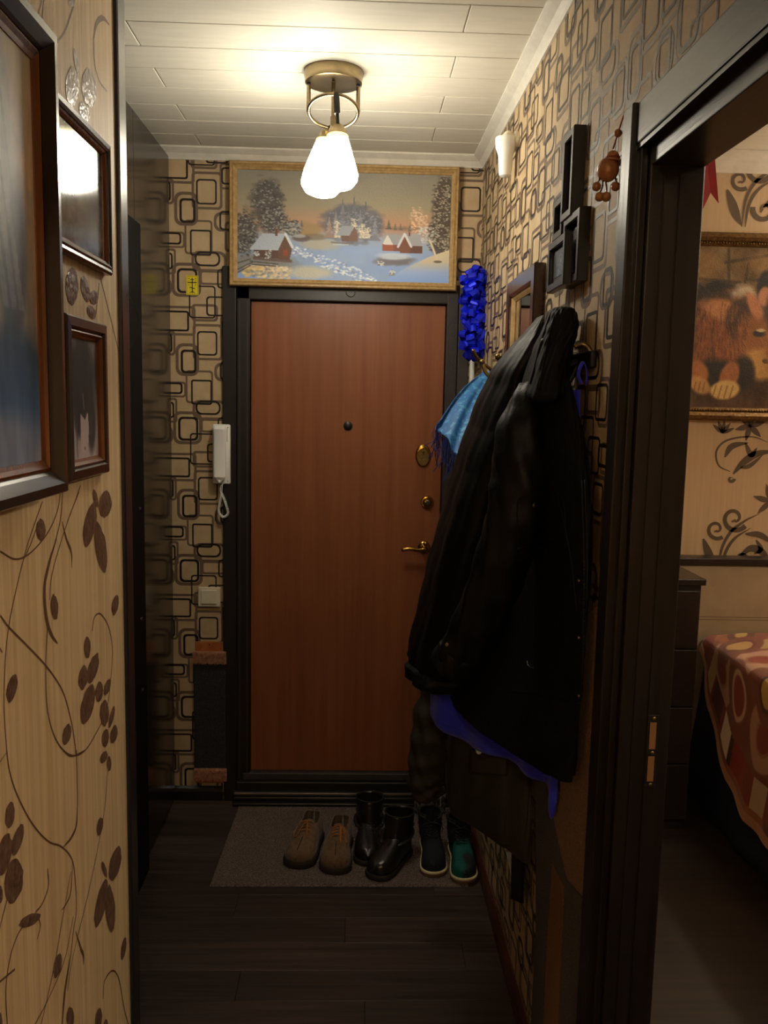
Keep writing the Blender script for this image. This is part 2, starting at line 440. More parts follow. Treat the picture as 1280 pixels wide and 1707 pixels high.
# ------------------------------------------------------------------ the setting
# floor: dark boards that run across the corridor
fl = struct(MB().box(-1.45, XR + 0.1, YB, D + 0.12, -0.06, -0.004).build('floor', 'floor_gap'), 'dark wenge laminate floor of the corridor', 'floor')
PW, PLn = 0.135, 1.05
yy = YB; row = 0
protos = {}
while yy < D - 0.02:
    y1 = min(yy + PW, D + 0.02); off = (row * 0.37) % PLn
    xx = -1.45 - off
    while xx < XR + 0.09:
        x0, x1 = max(xx, -1.45), min(xx + PLn, XR + 0.095)
        if x1 - x0 > 0.02:
            MB().box(x0 + .0008, x1 - .0008, yy + .0008, y1 - .0008, -0.006, 0.0, 0.0012).build('board', 'floor_plank', fl)
        xx += PLn
    yy += PW; row += 1

# ceiling: foam planks, two metres long, laid across the corridor
ce = struct(MB().box(-1.45, XR + 0.1, YB, D + 0.1, ZC + 0.006, ZC + 0.08).build('ceiling', 'joint_white'), 'white ceiling of long plastic planks with fine joints', 'ceiling')
yrow = 2.403 - 0.16 * 26; k = 0
while yrow < D:
    xj = -0.615 if k % 2 == 0 else 0.262
    xs = [-1.45] + [x for x in (xj - 2, xj, xj + 2) if -1.44 < x < XR + 0.09] + [XR + 0.098]
    y0, y1 = max(yrow, YB), min(yrow + 0.16, D + .02)
    if y1 - y0 > 0.02:
        for a, b in zip(xs[:-1], xs[1:]):
            MB().box(a + .0012, b - .0012, y0 + .0012, y1 - .0012, ZC, ZC + .0065, 0.0022).build('plank', 'ceiling_plank', ce)
    yrow += 0.16; k += 1


def rounded_ring(x0, y0, x1, y1, r, w, n=5):
    def rr(a0, b0, a1, b1, rad):
        out = []; rad = max(0.0005, min(rad, (a1 - a0) / 2.01, (b1 - b0) / 2.01))
        for cx_, cy_, st in ((a1 - rad, b1 - rad, 0), (a0 + rad, b1 - rad, 90), (a0 + rad, b0 + rad, 180), (a1 - rad, b0 + rad, 270)):
            for i in range(n + 1):
                t = math.radians(st + 90 * i / n); out.append((cx_ + rad * math.cos(t), cy_ + rad * math.sin(t)))
        return out
    return rr(x0, y0, x1, y1, r), rr(x0 + w, y0 + w, x1 - w, y1 - w, r - w * .6)


S_ = 0.000622     # metres per step of the pattern drawing
BLACK = [(115, 60, 245, 215, 30, 11), (190, 165, 360, 370, 20, 7), (300, 230, 445, 355, 22, 8), (30, 325, 190, 455, 16, 9), (240, 450, 370, 605, 22, 8),
         (135, 570, 235, 720, 24, 11), (10, 780, 145, 855, 20, 9), (200, 760, 335, 920, 14, 8), (228, 893, 390, 985, 38, 9), (-20, 905, 90, 1010, 20, 8), (385, 640, 480, 760, 24, 9), (370, 1000, 500, 1120, 20, 8)]
BROWN = [(82, 25, 268, 238, 45, 17), (205, 280, 375, 390, 25, 14), (0, 295, 232, 482, 22, 14), (212, 405, 405, 635, 26, 14), (102, 530, 252, 738, 48, 17),
         (165, 700, 342, 912, 22, 11), (40, 775, 168, 876, 20, 11), (208, 890, 430, 1018, 45, 15), (350, 648, 500, 768, 45, 15), (-30, 880, 110, 1040, 18, 12), (400, 980, 520, 1140, 24, 12), (260, 1010, 420, 1100, 18, 12)]
PERX, PERY = 418, 940


def wallpaper(parent, f, u0, u1, v0, v1, holes=(), name='wallpaper_print'):
    """rounded frames printed on the paper; f(u, v, h) -> 3-D point, u to the right, v down, h off the wall"""
    for lst, m, h in ((BROWN, 'print_brown', 0.0004), (BLACK, 'print_black', 0.0008)):
        mb = MB()
        for i in range(int(math.floor(u0 / (PERX * S_))) - 2, int(u1 / (PERX * S_)) + 2):
            for j in range(int(math.floor(v0 / (PERY * S_))) - 2, int(v1 / (PERY * S_)) + 2):
                for q, (a, b, c, d, r, w) in enumerate(lst):
                    ox = i * PERX; oy = j * PERY + (i % 2) * 410
                    A0, B0, A1, B1 = [(a + ox) * S_, (b + oy) * S_, (c + ox) * S_, (d + oy) * S_]
                    cu, cv = (A0 + A1) / 2, (B0 + B1) / 2
                    if A1 < u0 or A0 > u1 or B1 < v0 or B0 > v1: continue
                    if any(h0 < cu < h2 and h1 < cv < h3 for h0, h1, h2, h3 in holes): continue
                    o_, i_ = rounded_ring(A0, B0, A1, B1, r * S_, w * S_ * (1.3 if m == 'print_black' else 1.12))
                    cl = lambda p: (min(max(p[0], u0), u1), min(max(p[1], v0), v1))
                    hh = h + 0.00002 * (q + (i % 2) * 12)
                    n = len(o_); V = [f(*cl(p), hh) for p in o_] + [f(*cl(p), hh) for p in i_]
                    mb.add(V, [(t, (t + 1) % n, n + (t + 1) % n, n + t) for t in range(n)])
        o = mb.build(name, m, parent, fixn=False); o['kind'] = 'stuff'


# wall with the entrance door (an opening is left for the steel frame)
OX0, OX1, OZ = -0.485, 0.405, 2.17
wb = MB(); wb.box(-1.45, OX0, D, D + 0.12, 0, ZC + .01); wb.box(OX1, XR + 0.1, D, D + 0.12, 0, ZC + .01); wb.box(OX0, OX1, D, D + 0.12, OZ, ZC + .01)
wall_back = struct(wb.build('wall_back', 'paper_tan'), 'end wall of the corridor papered with printed rounded frames')
cu0 = -0.745 - 0.048      # pattern origin on the wall
pz0 = hit(300, 447, 1, D)[2] + 60 * S_
wallpaper(wall_back, lambda u, v, h: (cu0 + u, D - h, pz0 - v), -1.3 - cu0, OX0 - 0.012 - cu0, pz0 - ZC, pz0 - 0.0)
wallpaper(wall_back, lambda u, v, h: (cu0 + u, D - h, pz0 - v), OX0 - 0.012 - cu0, OX1 + .012 - cu0, pz0 - ZC, pz0 - OZ - .02)
wallpaper(wall_back, lambda u, v, h: (cu0 + u, D - h, pz0 - v), OX1 + .012 - cu0, XR - cu0, pz0 - ZC, pz0 - 0.0)

# right wall with the bedroom doorway
wr = MB(); wr.box(XR, XB, DY1 + 0.03, D, 0, ZC + .01); wr.box(XR, XB, YB, DY0 - .03, 0, ZC + .01); wr.box(XR, XB, DY0 - .03, DY1 + .03, ZD + 0.04, ZC + .01)
wall_right = struct(wr.build('wall_right', 'paper_tan'), 'right corridor wall papered with printed rounded frames')
fr_ = lambda u, v, h: (XR - h, D - u, pz0 + .12 - v)
wallpaper(wall_right, fr_, 0.0, D - DY1 - .045, pz0 + .12 - ZC, pz0 + .12 - 0.0)
wallpaper(wall_right, fr_, D - DY1 - .045, D - DY0 + .045, pz0 + .12 - ZC, pz0 + .12 - 2.20)
wallpaper(wall_right, fr_, D - DY0 + .05, D - YB, pz0 + .12 - ZC, pz0 + .12 - 0.0)

# near left wall with the flowered paper
wall_left = struct(MB().box(XL - 0.12, XL, YB, LEND, 0, ZC + .01).build('wall_left', 'paper_floral'), 'near left wall with cream paper and brown trailing vines')
wall_left2 = struct(MB().box(-1.45, -1.40, YB, D, 0, ZC + .01).build('wall_outer', 'plaster'), 'plain outer wall behind the wardrobe')
wall_rear = struct(MB().box(-1.45, XR + .1, YB - 0.1, YB, 0, ZC + .01).build('wall_rear', 'paper_floral'), 'cream wall at the near end of the corridor')

# bedroom shell
struct(MB().box(XB, 4.2, YB, DB + 0.1, -0.06, 0.0).build('floor_bedroom', 'bed_floor'), 'dark bedroom floor', 'floor')
struct(MB().box(XB - .01, 4.2, YB, DB + 0.1, 2.775, 2.83).build('ceiling_bedroom', 'ceiling_plank'), 'pale bedroom ceiling', 'ceiling')
wall_bed = struct(MB().box(XB - .0, 4.2, DB, DB + 0.1, 0, 2.78).build('wall_bedroom', 'paper_bedroom'), 'bedroom wall with beige paper and brown scrolls')
struct(MB().box(4.2, 4.3, YB, DB + .1, 0, 2.83).build('wall_bedroom_far', 'paper_bedroom'), 'far side wall of the bedroom')
struct(MB().box(XB, 4.2, YB - .1, YB, 0, 2.83).build('wall_bedroom_rear', 'paper_bedroom'), 'near end wall of the bedroom')
struct(MB().box(XB, XB + .012, DY1 + .11, DB, 0, 2.78).build('wall_bedroom_side', 'paper_bedroom'), 'bedroom side of the partition wall')


def crown(name, p0, p1, inward, z, m='white_trim', w=0.045, h=0.042, label=''):
    prof = [(0, 0), (w, 0), (w, -.006), (w * .8, -.012), (w * .45, -h * .5), (w * .2, -h * .85), (.006, -h), (0, -h)]
    a, b = np.array(p0, float), np.array(p1, float); n = np.array(inward, float); up = np.array([0, 0, 1.0])
    return struct(MB().loft([[tuple(e + n * q[0] + up * (z + q[1])) for q in prof] for e in (a, b)]).build(name, m), label, 'moulding')


crown('trim_1', (-1.40, D, 0), (XR, D, 0), (0, -1, 0), ZC, label='white cove moulding over the entrance door wall')
crown('trim_2', (XR, YB, 0), (XR, D, 0), (-1, 0, 0), ZC, label='white cove moulding along the right corridor wall')
crown('trim_3', (XB, DB, 0), (4.2, DB, 0), (0, -1, 0), 2.775, w=.09, h=.075, label='wide cream cove moulding over the bedroom wall')
bb = MB()
prof = [(0, 0), (.016, 0), (.016, .04), (.012, .052), (.004, .06), (0, .06)]
bb.loft([[(XR - q[0], y, q[1]) for q in prof] for y in (1.61, D)])
struct(bb.build('baseboard_right', 'baseboard_red'), 'reddish brown skirting along the right wall', 'baseboard')
bb = MB(); bb.loft([[(x, D - q[0], q[1]) for q in prof] for x in (-1.40, -0.545)])
struct(bb.build('baseboard_back', 'wenge'), 'dark skirting beside the entrance door', 'baseboard')
bb = MB(); bb.loft([[(XL + q[0] * .8, y, q[1]) for q in prof] for y in (YB, LEND)])
struct(bb.build('baseboard_left', 'wenge'), 'dark skirting under the flowered paper', 'baseboard')
struct(MB().box(XL - .12, XL + .008, LEND, LEND + .062, 0, ZC - .001, .006).build('trim_4', 'satin_trim'), 'dark satin corner strip at the end of the flowered wall', 'trim')

# flowered print of the left wall, traced on the wall plane
def lw(q, o, s): return hit(o[0] + q[0] * s, o[1] + q[1] * s, 0, XL)


vines = []; leaves = []
C1, C2, C3, C4 = ((0, 0), .2578), ((0, 420), .2578), ((0, 820), .2578), ((0, 1250), .2677)
def vn(c, w, *pts): vines.append((c, w, pts))
def lf(c, *ls): leaves.extend([(c,) + l for l in ls])


vn(C3, 9, (275, 60), (235, 170), (160, 400), (75, 760), (40, 1000), (25, 1300), (30, 1500), (45, 1707))
vn(C3, 8, (240, 220), (200, 330), (155, 430))
vn(C3, 10, (390, 0), (370, 120), (310, 260), (200, 390), (100, 435), (0, 385))
vn(C3, 9, (405, -20), (390, 180), (335, 400), (300, 560)); vn(C3, 40, (365, 300), (310, 480), (285, 640), (300, 820), (330, 920), (370, 980))
vn(C3, 8, (510, 0), (440, 180), (370, 400), (330, 560), (320, 700)); vn(C3, 22, (400, 190), (430, 310), (460, 390), (463, 490))
vn(C3, 12, (0, 800), (60, 880), (170, 990), (300, 1130), (400, 1280), (450, 1440), (480, 1600), (490, 1707))
vn(C3, 9, (305, 880), (295, 1130), (305, 1400), (360, 1600), (450, 1700), (540, 1680), (620, 1560), (690, 1400), (720, 1150), (725, 1000), (700, 870), (650, 790), (610, 810), (595, 900))
vn(C3, 7, (795, 130), (740, 380), (720, 600), (718, 900), (740, 1100), (780, 1270), (825, 1390)); vn(C3, 9, (685, 470), (720, 510), (770, 525), (797, 545))
lf(C3, (262, 245, 60, 145, 0), (580, 210, 75, 295, 10), (650, 360, 72, 335, -8), (350, 745, 50, 165, -3), (743, 730, 42, 135, 8), (562, 1005, 42, 145, 0), (600, 1140, 60, 205, 15),
   (535, 1200, 58, 165, 5), (640, 1290, 50, 135, 5), (692, 1262, 38, 110, 15), (566, 1370, 80, 275, 12), (674, 1430, 58, 172, 0), (75, 1270, 62, 190, 12), (430, 1568, 52, 140, 12),
   (735, 1565, 46, 122, 10), (680, 1590, 44, 122, 5), (720, 1455, 27, 150, 12), (680, 80, 84, 175, 5), (615, 40, 28, 120, -10))
lf(C4, (60, 405, 58, 165, 5), (108, 560, 60, 205, 15), (25, 650, 90, 265, 10), (85, 810, 115, 285, 5), (0, 900, 30, 110, 0), (645, 45, 42, 82, 20), (677, 85, 28, 95, 0), (620, 475, 38, 118, 8),
   (715, 710, 68, 225, 12), (648, 745, 26, 105, -15), (628, 955, 62, 315, 12), (685, 990, 60, 295, -3), (768, 1235, 30, 142, 8), (357, 1345, 48, 155, 10), (185, 1060, 70, 150, 62), (435, 1670, 48, 140, 0),
   (612, 1680, 42, 150, 4), (655, 1720, 30, 90, 6))
vn(C4, 10, (40, 0), (60, 140), (110, 290), (200, 460), (300, 570), (385, 605), (450, 690), (470, 850), (475, 1000), (460, 1100), (440, 1270)); vn(C4, 34, (440, 1270), (415, 1420), (398, 1550), (385, 1740))
vn(C4, 9, (475, 0), (480, 200), (482, 350)); vn(C4, 22, (482, 340), (474, 470), (440, 550), (395, 602))
vn(C4, 9, (370, -20), (440, 40), (525, 5)); vn(C4, 7, (670, 130), (650, 370), (600, 650), (540, 930), (490, 1130), (440, 1350), (420, 1500))
vn(C4, 13, (802, 130), (750, 260), (728, 400), (740, 510), (765, 555), (805, 490)); vn(C4, 7, (808, 680), (770, 900), (745, 1100), (742, 1400), (750, 1720))
vn(C4, 9, (715, 1055), (760, 1060), (820, 1005)); vn(C4, 9, (640, 1550), (650, 1440), (700, 1375), (740, 1430), (770, 1600), (800, 1720))
vn(C4, 14, (450, 700), (440, 880), (410, 960), (380, 1000)); vn(C4, 8, (440, 760), (390, 1040), (340, 1330), (290, 1560), (250, 1730)); vn(C4, 8, (455, 1040), (400, 1310), (300, 1550), (205, 1730))
vn(C4, 10, (295, 740), (300, 850), (260, 960), (220, 1010)); vn(C4, 9, (240, 1050), (250, 1100), (230, 1180)); vn(C4, 10, (170, 1060), (110, 1150), (60, 1300), (35, 1500), (45, 1720)); vn(C4, 22, (470, 1130), (500, 1230), (518, 1280), (520, 1340))
vn(C1, 8, (270, -40), (265, 20), (230, 150)); vn(C1, 8, (285, -40), (280, 20), (265, 190)); vn(C1, 9, (475, 40), (420, 200), (355, 290)); vn(C1, 26, (705, 160), (665, 118), (625, 150), (605, 250)); vn(C1, 9, (605, 240), (610, 400), (640, 520), (690, 590))
lf(C1, (462, 10, 44, 64, 0), (465, 560, 88, 260, 0), (575, 570, 92, 262, -5), (490, 390, 27, 165, -8), (545, 720, 62, 135, -20))
lf(C2, (465, 220, 82, 245, 0), (550, 240, 52, 175, -10), (605, 295, 58, 92, 0), (590, 390, 52, 95, -20), (375, 1010, 44, 74, 0))
vn(C2, 7, (650, 170), (720, 450), (765, 640)); vn(C2, 8, (620, 400), (640, 200)); vn(C2, 7, (360, 1000), (372, 1250), (400, 1560)); vn(C2, 24, (780, 1105), (745, 1110), (725, 1180)); vn(C2, 11, (710, 1440), (740, 1530), (785, 1480)); vn(C2, 7, (520, 1510), (450, 1707))
vn(C2, 7, (355, 200), (375, 300), (385, 400))
pv, pl = MB(), MB()
for rep in range(4):
    dy, dz = -0.53 * rep * 1.25, (0.32 if rep % 2 else 0.0)
    for n_, (c, w, pts) in enumerate(vines):
        P = smooth_path([lw(p, *c) for p in pts], 8); k = len(P); ed = []
        mid = P[k // 2]; dist = math.hypot(mid[1], mid[0]); wm = w * c[1] / FPX * dist * 1.15
        for i, p in enumerate(P):
            t = P[min(i + 1, k - 1)] - P[max(i - 1, 0)]; nn = np.array([0, -t[2], t[1]]); nn /= (np.linalg.norm(nn) + 1e-9)
            ww = wm * .5 * ((0.25 + 0.75 * math.sin(math.pi * (i + .5) / k)) if w > 12 else 1.0)
            ed.append((p + nn * ww, p - nn * ww))
        hh = 0.0004 + 0.000004 * n_
        V = [(XL + hh, q[1] + dy, min(q[2] + dz, ZC - .01)) for e in ed for q in e]
        if min(v[1] for v in V) > -1.8 and max(v[1] for v in V) < LEND:
            pv.add(V, [(2 * i, 2 * i + 1, 2 * i + 3, 2 * i + 2) for i in range(k - 1)])
    for n_, (c, cx_, cy_, w, h, ang) in enumerate(leaves):
        pc = lw((cx_, cy_), *c); a = math.radians(ang)
        sy = lw((cx_ + 10, cy_), *c); sz = lw((cx_, cy_ + 10), *c)
        ey, ez = (sy - pc) / 10, (sz - pc) / 10; V = []
        n = 22; j = np.random.default_rng(n_)
        for i in range(n):
            t = 2 * math.pi * i / n; r = 1 + j.normal(0, .035)
            lx = math.sin(t) * w / 2 * r * (1 - .25 * abs(math.cos(t)) ** 3); ly = -math.cos(t) * h / 2 * r
            V.append(pc + ey * (lx * math.cos(a) - ly * math.sin(a)) + ez * (lx * math.sin(a) + ly * math.cos(a)))
        V = [(XL + 0.0008, min(q[1] + dy, LEND), min(q[2] + dz, ZC - .01)) for q in V] + [(XL + .0022, pc[1] + dy, min(pc[2] + dz, ZC - .01))]
        if min(v[1] for v in V) > -1.8:
            pl.add(V, [(i, (i + 1) % n, n) for i in range(n)])
o = pv.build('vine_print', 'print_vine', wall_left, fixn=False); o['kind'] = 'stuff'
o = pl.build('leaf_print', 'print_leaf', wall_left, smooth=True, fixn=False); o['kind'] = 'stuff'

# ------------------------------------------------------------------ entrance door
dr = thing('door_1', 'brown wood-veneer entrance door in a black steel frame', 'door', (-.04, D, 0)); dr['kind'] = 'structure'
LX0, LX1, LZ0, LZ1 = -0.43, 0.352, 0.125, 2.093
leaf = MB().box(LX0, LX1, D + .012, D + .07, LZ0, LZ1, .003).build('leaf', 'door_wood', dr)
fm = MB(); fm.box(OX0, LX0 - .002, D - .012, D + .1, .05, 2.17, .004); fm.box(LX1 + .002, LX1 + .002 + .001, D, D + .1, .06, 2.13)
fm.build('frame_post', 'black_steel', dr)
MB().box(LX1 + .003, OX1 - .004, D - .014, D + .1, .05, 2.17, .004).build('frame_post', 'speckled_steel', dr)
MB().box(OX0, OX1 - .004, D - .012, D + .1, LZ1 + .002, 2.17, .004).build('frame_head', 'black_steel', dr)
MB().box(-.540, OX0 - .001, D - .018, D - .0005, 0, 2.222, .003).build('casing_board', 'black_steel', dr)
MB().box(OX1 - .002, .446, D - .012, D - .0005, 0, 2.16, .003).build('casing_board', 'grey_board', dr)
for x in (OX0 + .012, LX0 - .012):
    MB().box(x - .002, x + .002, D - .0145, D - .011, .07, 2.09).build('frame_rib', 'grey_board', dr)
MB().box(LX0 - .03, OX1 - .01, D - .014, D + .09, .092, .124, .004).build('sill_edge', 'grey_board', dr)
MB().box(OX0, OX1, D - .03, D + .09, .052, .091, .004).build('sill', 'black_steel', dr)
for i, (z0, z1, y) in enumerate(((.036, .050, .045), (.018, .034, .052))):
    MB().box(-.495, .43, D - y, D + .05, z0, z1, .004).build('threshold_strip', 'sill_metal' if i == 0 else 'wenge', dr)
MB().box(-.495, .43, D - .075, D + .05, 0, .017, .004).build('threshold_board', 'wenge', dr)
ph = hit(580, 710, 1, D + .012)
MB().lathe([(.0185, 0), (.0185, .004), (.015, .007), (.004, .008)], 24, (ph[0], D + .012, ph[2]), (0, -1, 0)).build('peephole', 'black_plastic', dr, smooth='auto')
lp = hit(705, 759, 1, D + .012)
mb = MB(); rings = []
for sc, dep in ((1, 0), (1, .006), (.9, .011), (.82, .012)):
    rings.append([(lp[0] + .032 * sc * math.cos(t) , D + .012 - dep, lp[2] + .046 * sc * math.sin(t)) for t in np.linspace(0, 2 * math.pi, 32, endpoint=False)])
esc = mb.loft(rings).build('lock_plate', 'brass', dr, smooth='auto')
mb = MB(); mb.loft([[(lp[0] + .025 * sc * math.cos(t), D + .012 - dep, lp[2] - .006 + .036 * sc * math.sin(t)) for t in np.linspace(0, 2 * math.pi, 28, endpoint=False)] for sc, dep in ((1, .0122), (.97, .0135))])
mb.build('keyhole_cover', 'brass_dull', esc, smooth='auto')
kb = MB().lathe([(.004, .0), (.004, .003)], 12, (lp[0], D - .0016, lp[2] + .014), (0, -1, 0)); kb.box(lp[0] - .0022, lp[0] + .0022, D - .0046, D - .0014, lp[2] + .002, lp[2] + .012)
kb.build('keyhole', 'brass', esc)
wv = MB().box(lp[0] - .013, lp[0] + .013, D - .003, D - .0014, lp[2] - .0075, lp[2] - .006)
wv.tube(smooth_path([(lp[0] - .012, D - .002, lp[2] - .016), (lp[0] - .008, D - .002, lp[2] - .013), (lp[0] - .005, D - .002, lp[2] - .018), (lp[0] - .001, D - .002, lp[2] - .014), (lp[0] + .003, D - .002, lp[2] - .018), (lp[0] + .007, D - .002, lp[2] - .015), (lp[0] + .013, D - .002, lp[2] - .018)], 4), .0007, 5)
wv.build('engraving', 'steel', esc)
l2 = hit(712, 837, 1, D + .012)
ro = MB().lathe([(.027, 0), (.027, .006), (.024, .010), (.019, .011), (.017, .008), (.0, .008)], 28, (l2[0], D + .012, l2[2]), (0, -1, 0)).build('cylinder_rose', 'brass', dr, smooth='auto')
MB().lathe([(.010, 0), (.010, .016), (.008, .018)], 20, (l2[0], D + .004, l2[2]), (0, -1, 0)).build('cylinder', 'steel', ro, smooth='auto')
h0 = hit(708, 915, 1, D - .03); h1 = hit(669, 918, 1, D - .045)
rs = MB().lathe([(.026, 0), (.026, .006), (.022, .010), (.012, .012), (.011, .05)], 24, (h0[0], D + .012, h0[2]), (0, -1, 0)).build('handle_rose', 'brass', dr, smooth='auto')
hp = smooth_path([(h0[0], D - .03, h0[2]), (h0[0] - .004, D - .042, h0[2]), (h0[0] - .03, D - .046, h0[2] - .003), (h0[0] - .065, D - .046, h0[2] + .003), (h1[0], D - .044, h1[2] + .002)], 6)
MB().tube(hp, [.010] * 8 + [.0085] * 9 + [.008] * 7 + [.006], 12).build('handle', 'brass', dr, smooth=True)
kp = MB().sphere((h0[0] + .004, D - .006, h0[2] + .018), .010); kp.build('latch_knob', 'brass', dr, smooth=True)
hh_ = hit(584, 489, 1, D - .014)
MB().tube([(hh_[0] + .018 * math.cos(t), D - .016, hh_[2] + .006 - .018 * math.sin(t)) for t in np.linspace(0.1, math.pi - .1, 14)], .0022, 6).build('hook_ring', 'frame_mahogany', dr, smooth=True)

# ------------------------------------------------------------------ doorway to the bedroom
d2 = thing('door_2', 'dark wenge doorway casing and jambs to the bedroom', 'doorway', (XR, (DY0 + DY1) / 2, 0)); d2['kind'] = 'structure'
MB().box(.465, XR + .002, 1.551, 1.606, 0, 2.221, .003).build('casing_board', 'wenge', d2)
MB().box(.465, XR + .002, DY0 - .06, DY0 - .005, 0, 2.221, .003).build('casing_board', 'wenge', d2)
MB().box(.473, XR + .002, DY0 - .005, 1.551, 2.149, 2.219, .003).build('casing_head', 'wenge_h', d2)
hdj = MB(); hdj.box(.494, XB + .002, DY0, 1.53, ZD, 2.16, .002); hdj.build('head_jamb', 'wenge_h', d2)
MB().box(.476, .494, DY0 - .004, 1.551, 2.1415, 2.16).build('head_rebate', 'wenge_h', d2)
MB().box(.480, .4935, 1.536, 1.573, 0, 2.16, .002).build('jamb_rebate', 'wenge', d2)
jm = MB().box(.4935, XB + .002, 1.522, 1.573, 0, 2.16, .002).build('jamb', 'wenge', d2)
MB().box(.4935, XB + .002, DY0 - .03, DY0 + .02, 0, 2.16, .002).build('jamb', 'wenge', d2)
for x in (.519, .546):
    MB().box(x - .001, x + .001, 1.5205, 1.5225, .02, 2.10).build('jamb_bead', 'wenge', jm)
MB().box(XB, XB + .014, 1.551, 1.63, 0, 2.221, .003).build('casing_board', 'wenge', d2)
MB().box(XB, XB + .014, DY0 - .08, DY0, 0, 2.221, .003).build('casing_board', 'wenge', d2)
MB().box(XB, XB + .014, DY0, 1.551, 2.135, 2.221, .003).build('casing_head', 'wenge_h', d2)
s0 = hit(1090, 1192, 1, 1.52); s1 = hit(1082, 1312, 1, 1.52); sx = (s0[0] + s1[0]) / 2
st = MB().box(sx - .0105, sx + .0105, 1.5195, 1.5225, s1[2], s0[2], .001).build('strike_plate', 'black_steel', d2)
za, zb = s0[2], s1[2]; H_ = za - zb
for t0, t1 in ((.10, .47), (.57, .92)):
    MB().box(sx - .006, sx + .006, 1.5188, 1.5198, za - H_ * t1, za - H_ * t0, .0004).build('latch_pocket', 'raw_wood', st)
for t in (.045, .52, .965):
    MB().sphere((sx + .001, 1.5192, za - H_ * t), .0035, 10, 6, (1, .4, 1)).build('screw', 'brass_dull', st, smooth=True)

# ------------------------------------------------------------------ wardrobe
wd = thing('wardrobe', 'tall dark glossy wardrobe that reflects the patterned end wall', 'wardrobe', (-1.07, 2.75, 0))
MB().box(-1.39, XW - .022, 1.96, D - .022, 0, 2.632).build('carcass', 'wenge', wd)
MB().box(XW - .021, XW, 2.03, 2.985, .012, 2.63, .0015).build('door_panel', 'wenge_gloss', wd)
MB().box(XW - .021, XW, 2.988, D - .022, .012, 2.63, .0015).build('door_panel', 'wenge_gloss', wd)
sp = MB().box(XW + .001, XW + .02, 2.72, 2.986, 0.0, 2.268, .002).build('side_panel', 'matt_black', wd)
for z in (1.33, .95, .70):
    MB().box(XW + .019, XW + .024, 2.90, 2.925, z - .004, z + .004, .001).build('hinge_clip', 'grey_board', sp)
MB().tube(smooth_path([(XL + .012, 1.921, 1.915), (XL + .03, 1.925, 1.88), (XL + .032, 1.925, 1.845), (XL + .012, 1.921, 1.80)], 6), .0007, 5)
wt = MB().tube(smooth_path([(XL + .009, 1.905, 1.92), (XL + .02, 1.93, 1.885), (XL + .022, 1.935, 1.85), (XL + .009, 1.905, 1.80)], 6), .0007, 5).build('wire_loop', 'black_plastic', smooth=True)
tag(wt, 'thin dark wire loop sticking out of the satin corner strip', 'wire')


# ------------------------------------------------------------------ framed pictures
def rails(parent, f, W, H, prof, m, name='frame_rail'):
    """four mitred rails; f(u, v, h): u right 0..W, v up 0..H, h off the wall; prof: (inset, height) outline"""
    for k in range(4):
        def cor(i, j):
            a, h = prof[j]
            return [((a, a), (W - a, a)), ((W - a, a), (W - a, H - a)), ((W - a, H - a), (a, H - a)), ((a, H - a), (a, a))][k][i], h
        rings = []
        for i in (0, 1):
            rings.append([f(cor(i, j)[0][0], cor(i, j)[0][1], cor(i, j)[1]) for j in range(len(prof))])
        MB().loft(rings).build(name, m, parent)


def left_frame(name, label, y0, y1, z0, z1, x0, img, pm, prof, m1, inner, m2, photo_in, photo_h, lean=0.0, cat='picture'):
    W, H = y1 - y0, z1 - z0
    t = thing(name, label, cat, (x0, (y0 + y1) / 2, z0))
    f = lambda u, v, h: (x0 + h + lean * v, y0 + u, z0 + v)
    rails(t, f, W, H, prof, m1)
    rails(t, f, W, H, inner, m2, 'frame_slip')
    painted('photo', img, lambda U, V: np.stack([x0 + photo_h + lean * (H - photo_in - V * (H - 2 * photo_in)), y0 + photo_in + U * (W - 2 * photo_in), z1 - photo_in - V * (H - 2 * photo_in)], -1), pm, t)
    MB().box(x0 + .0005, x0 + photo_h * .5, y0 + photo_in * .5, y1 - photo_in * .5, z0 + photo_in * .5, z1 - photo_in * .5).build('backing', 'box_back', t)
    return t


# large portrait: pale blurred figure with long hair, seen from the side
c = Canvas(90, 130, (150, 135, 112))
n1 = c.noise(4, 4, 3); n2 = c.noise(30, 6, 5)
c.vgrad([(0, (140, 130, 110)), (.35, (165, 140, 116)), (1, (120, 112, 108))])
c.ell(.30, .55, .62, .70, (96, 110, 128), .95, .35, ns=.3, seed=2)
c.ell(.60, .30, .20, .34, (120, 134, 148), .8, .6, ns=.3, seed=4)
c.ell(.84, .52, .07, .20, (60, 66, 84), .9, .5, .1); c.ell(.72, .62, .10, .13, (52, 72, 96), .8, .5, .3)
c.ell(.55, .66, .16, .16, (176, 152, 140), .8, .5); c.ell(.78, .86, .34, .18, (44, 70, 108), .95, .35, -.4, ns=.2, seed=8); c.ell(.6, .97, .5, .1, (92, 98, 116), .8, .6)
for i in range(16):
    u = .55 + .02 * i; c.line((u - .1, .12 + .02 * (i % 5)), (u + .05, .62), .006, (150, 160, 170) if i % 3 else (70, 80, 98), .35)
c.im += (n2[..., None] - .5) * 26
big_p = [(0, 0), (0, .026), (.002, .0285), (.015, .0292), (.018, .027), (.030, .018), (.034, .014), (.034, 0)]
big_i = [(.0345, .0), (.0345, .013), (.040, .015), (.046, .011), (.052, .008), (.052, 0)]
xb = XL + .022; xbf = xb + .015
yb = float(np.mean([hit(91, 72, 0, xbf)[1], hit(90, 822, 0, xbf)[1]])); zt = hit(91, 72, 0, xbf)[2]; zb_ = hit(90, 822, 0, xbf)[2]
bigf = left_frame('portrait_picture', 'large portrait in a glossy mahogany frame on the flowered wall', yb - .56, yb, zb_, zt, xb, c.im * 1.4 + 18, 'photo_matte', big_p, 'frame_dark', big_i, 'frame_amber', .0505, .006)
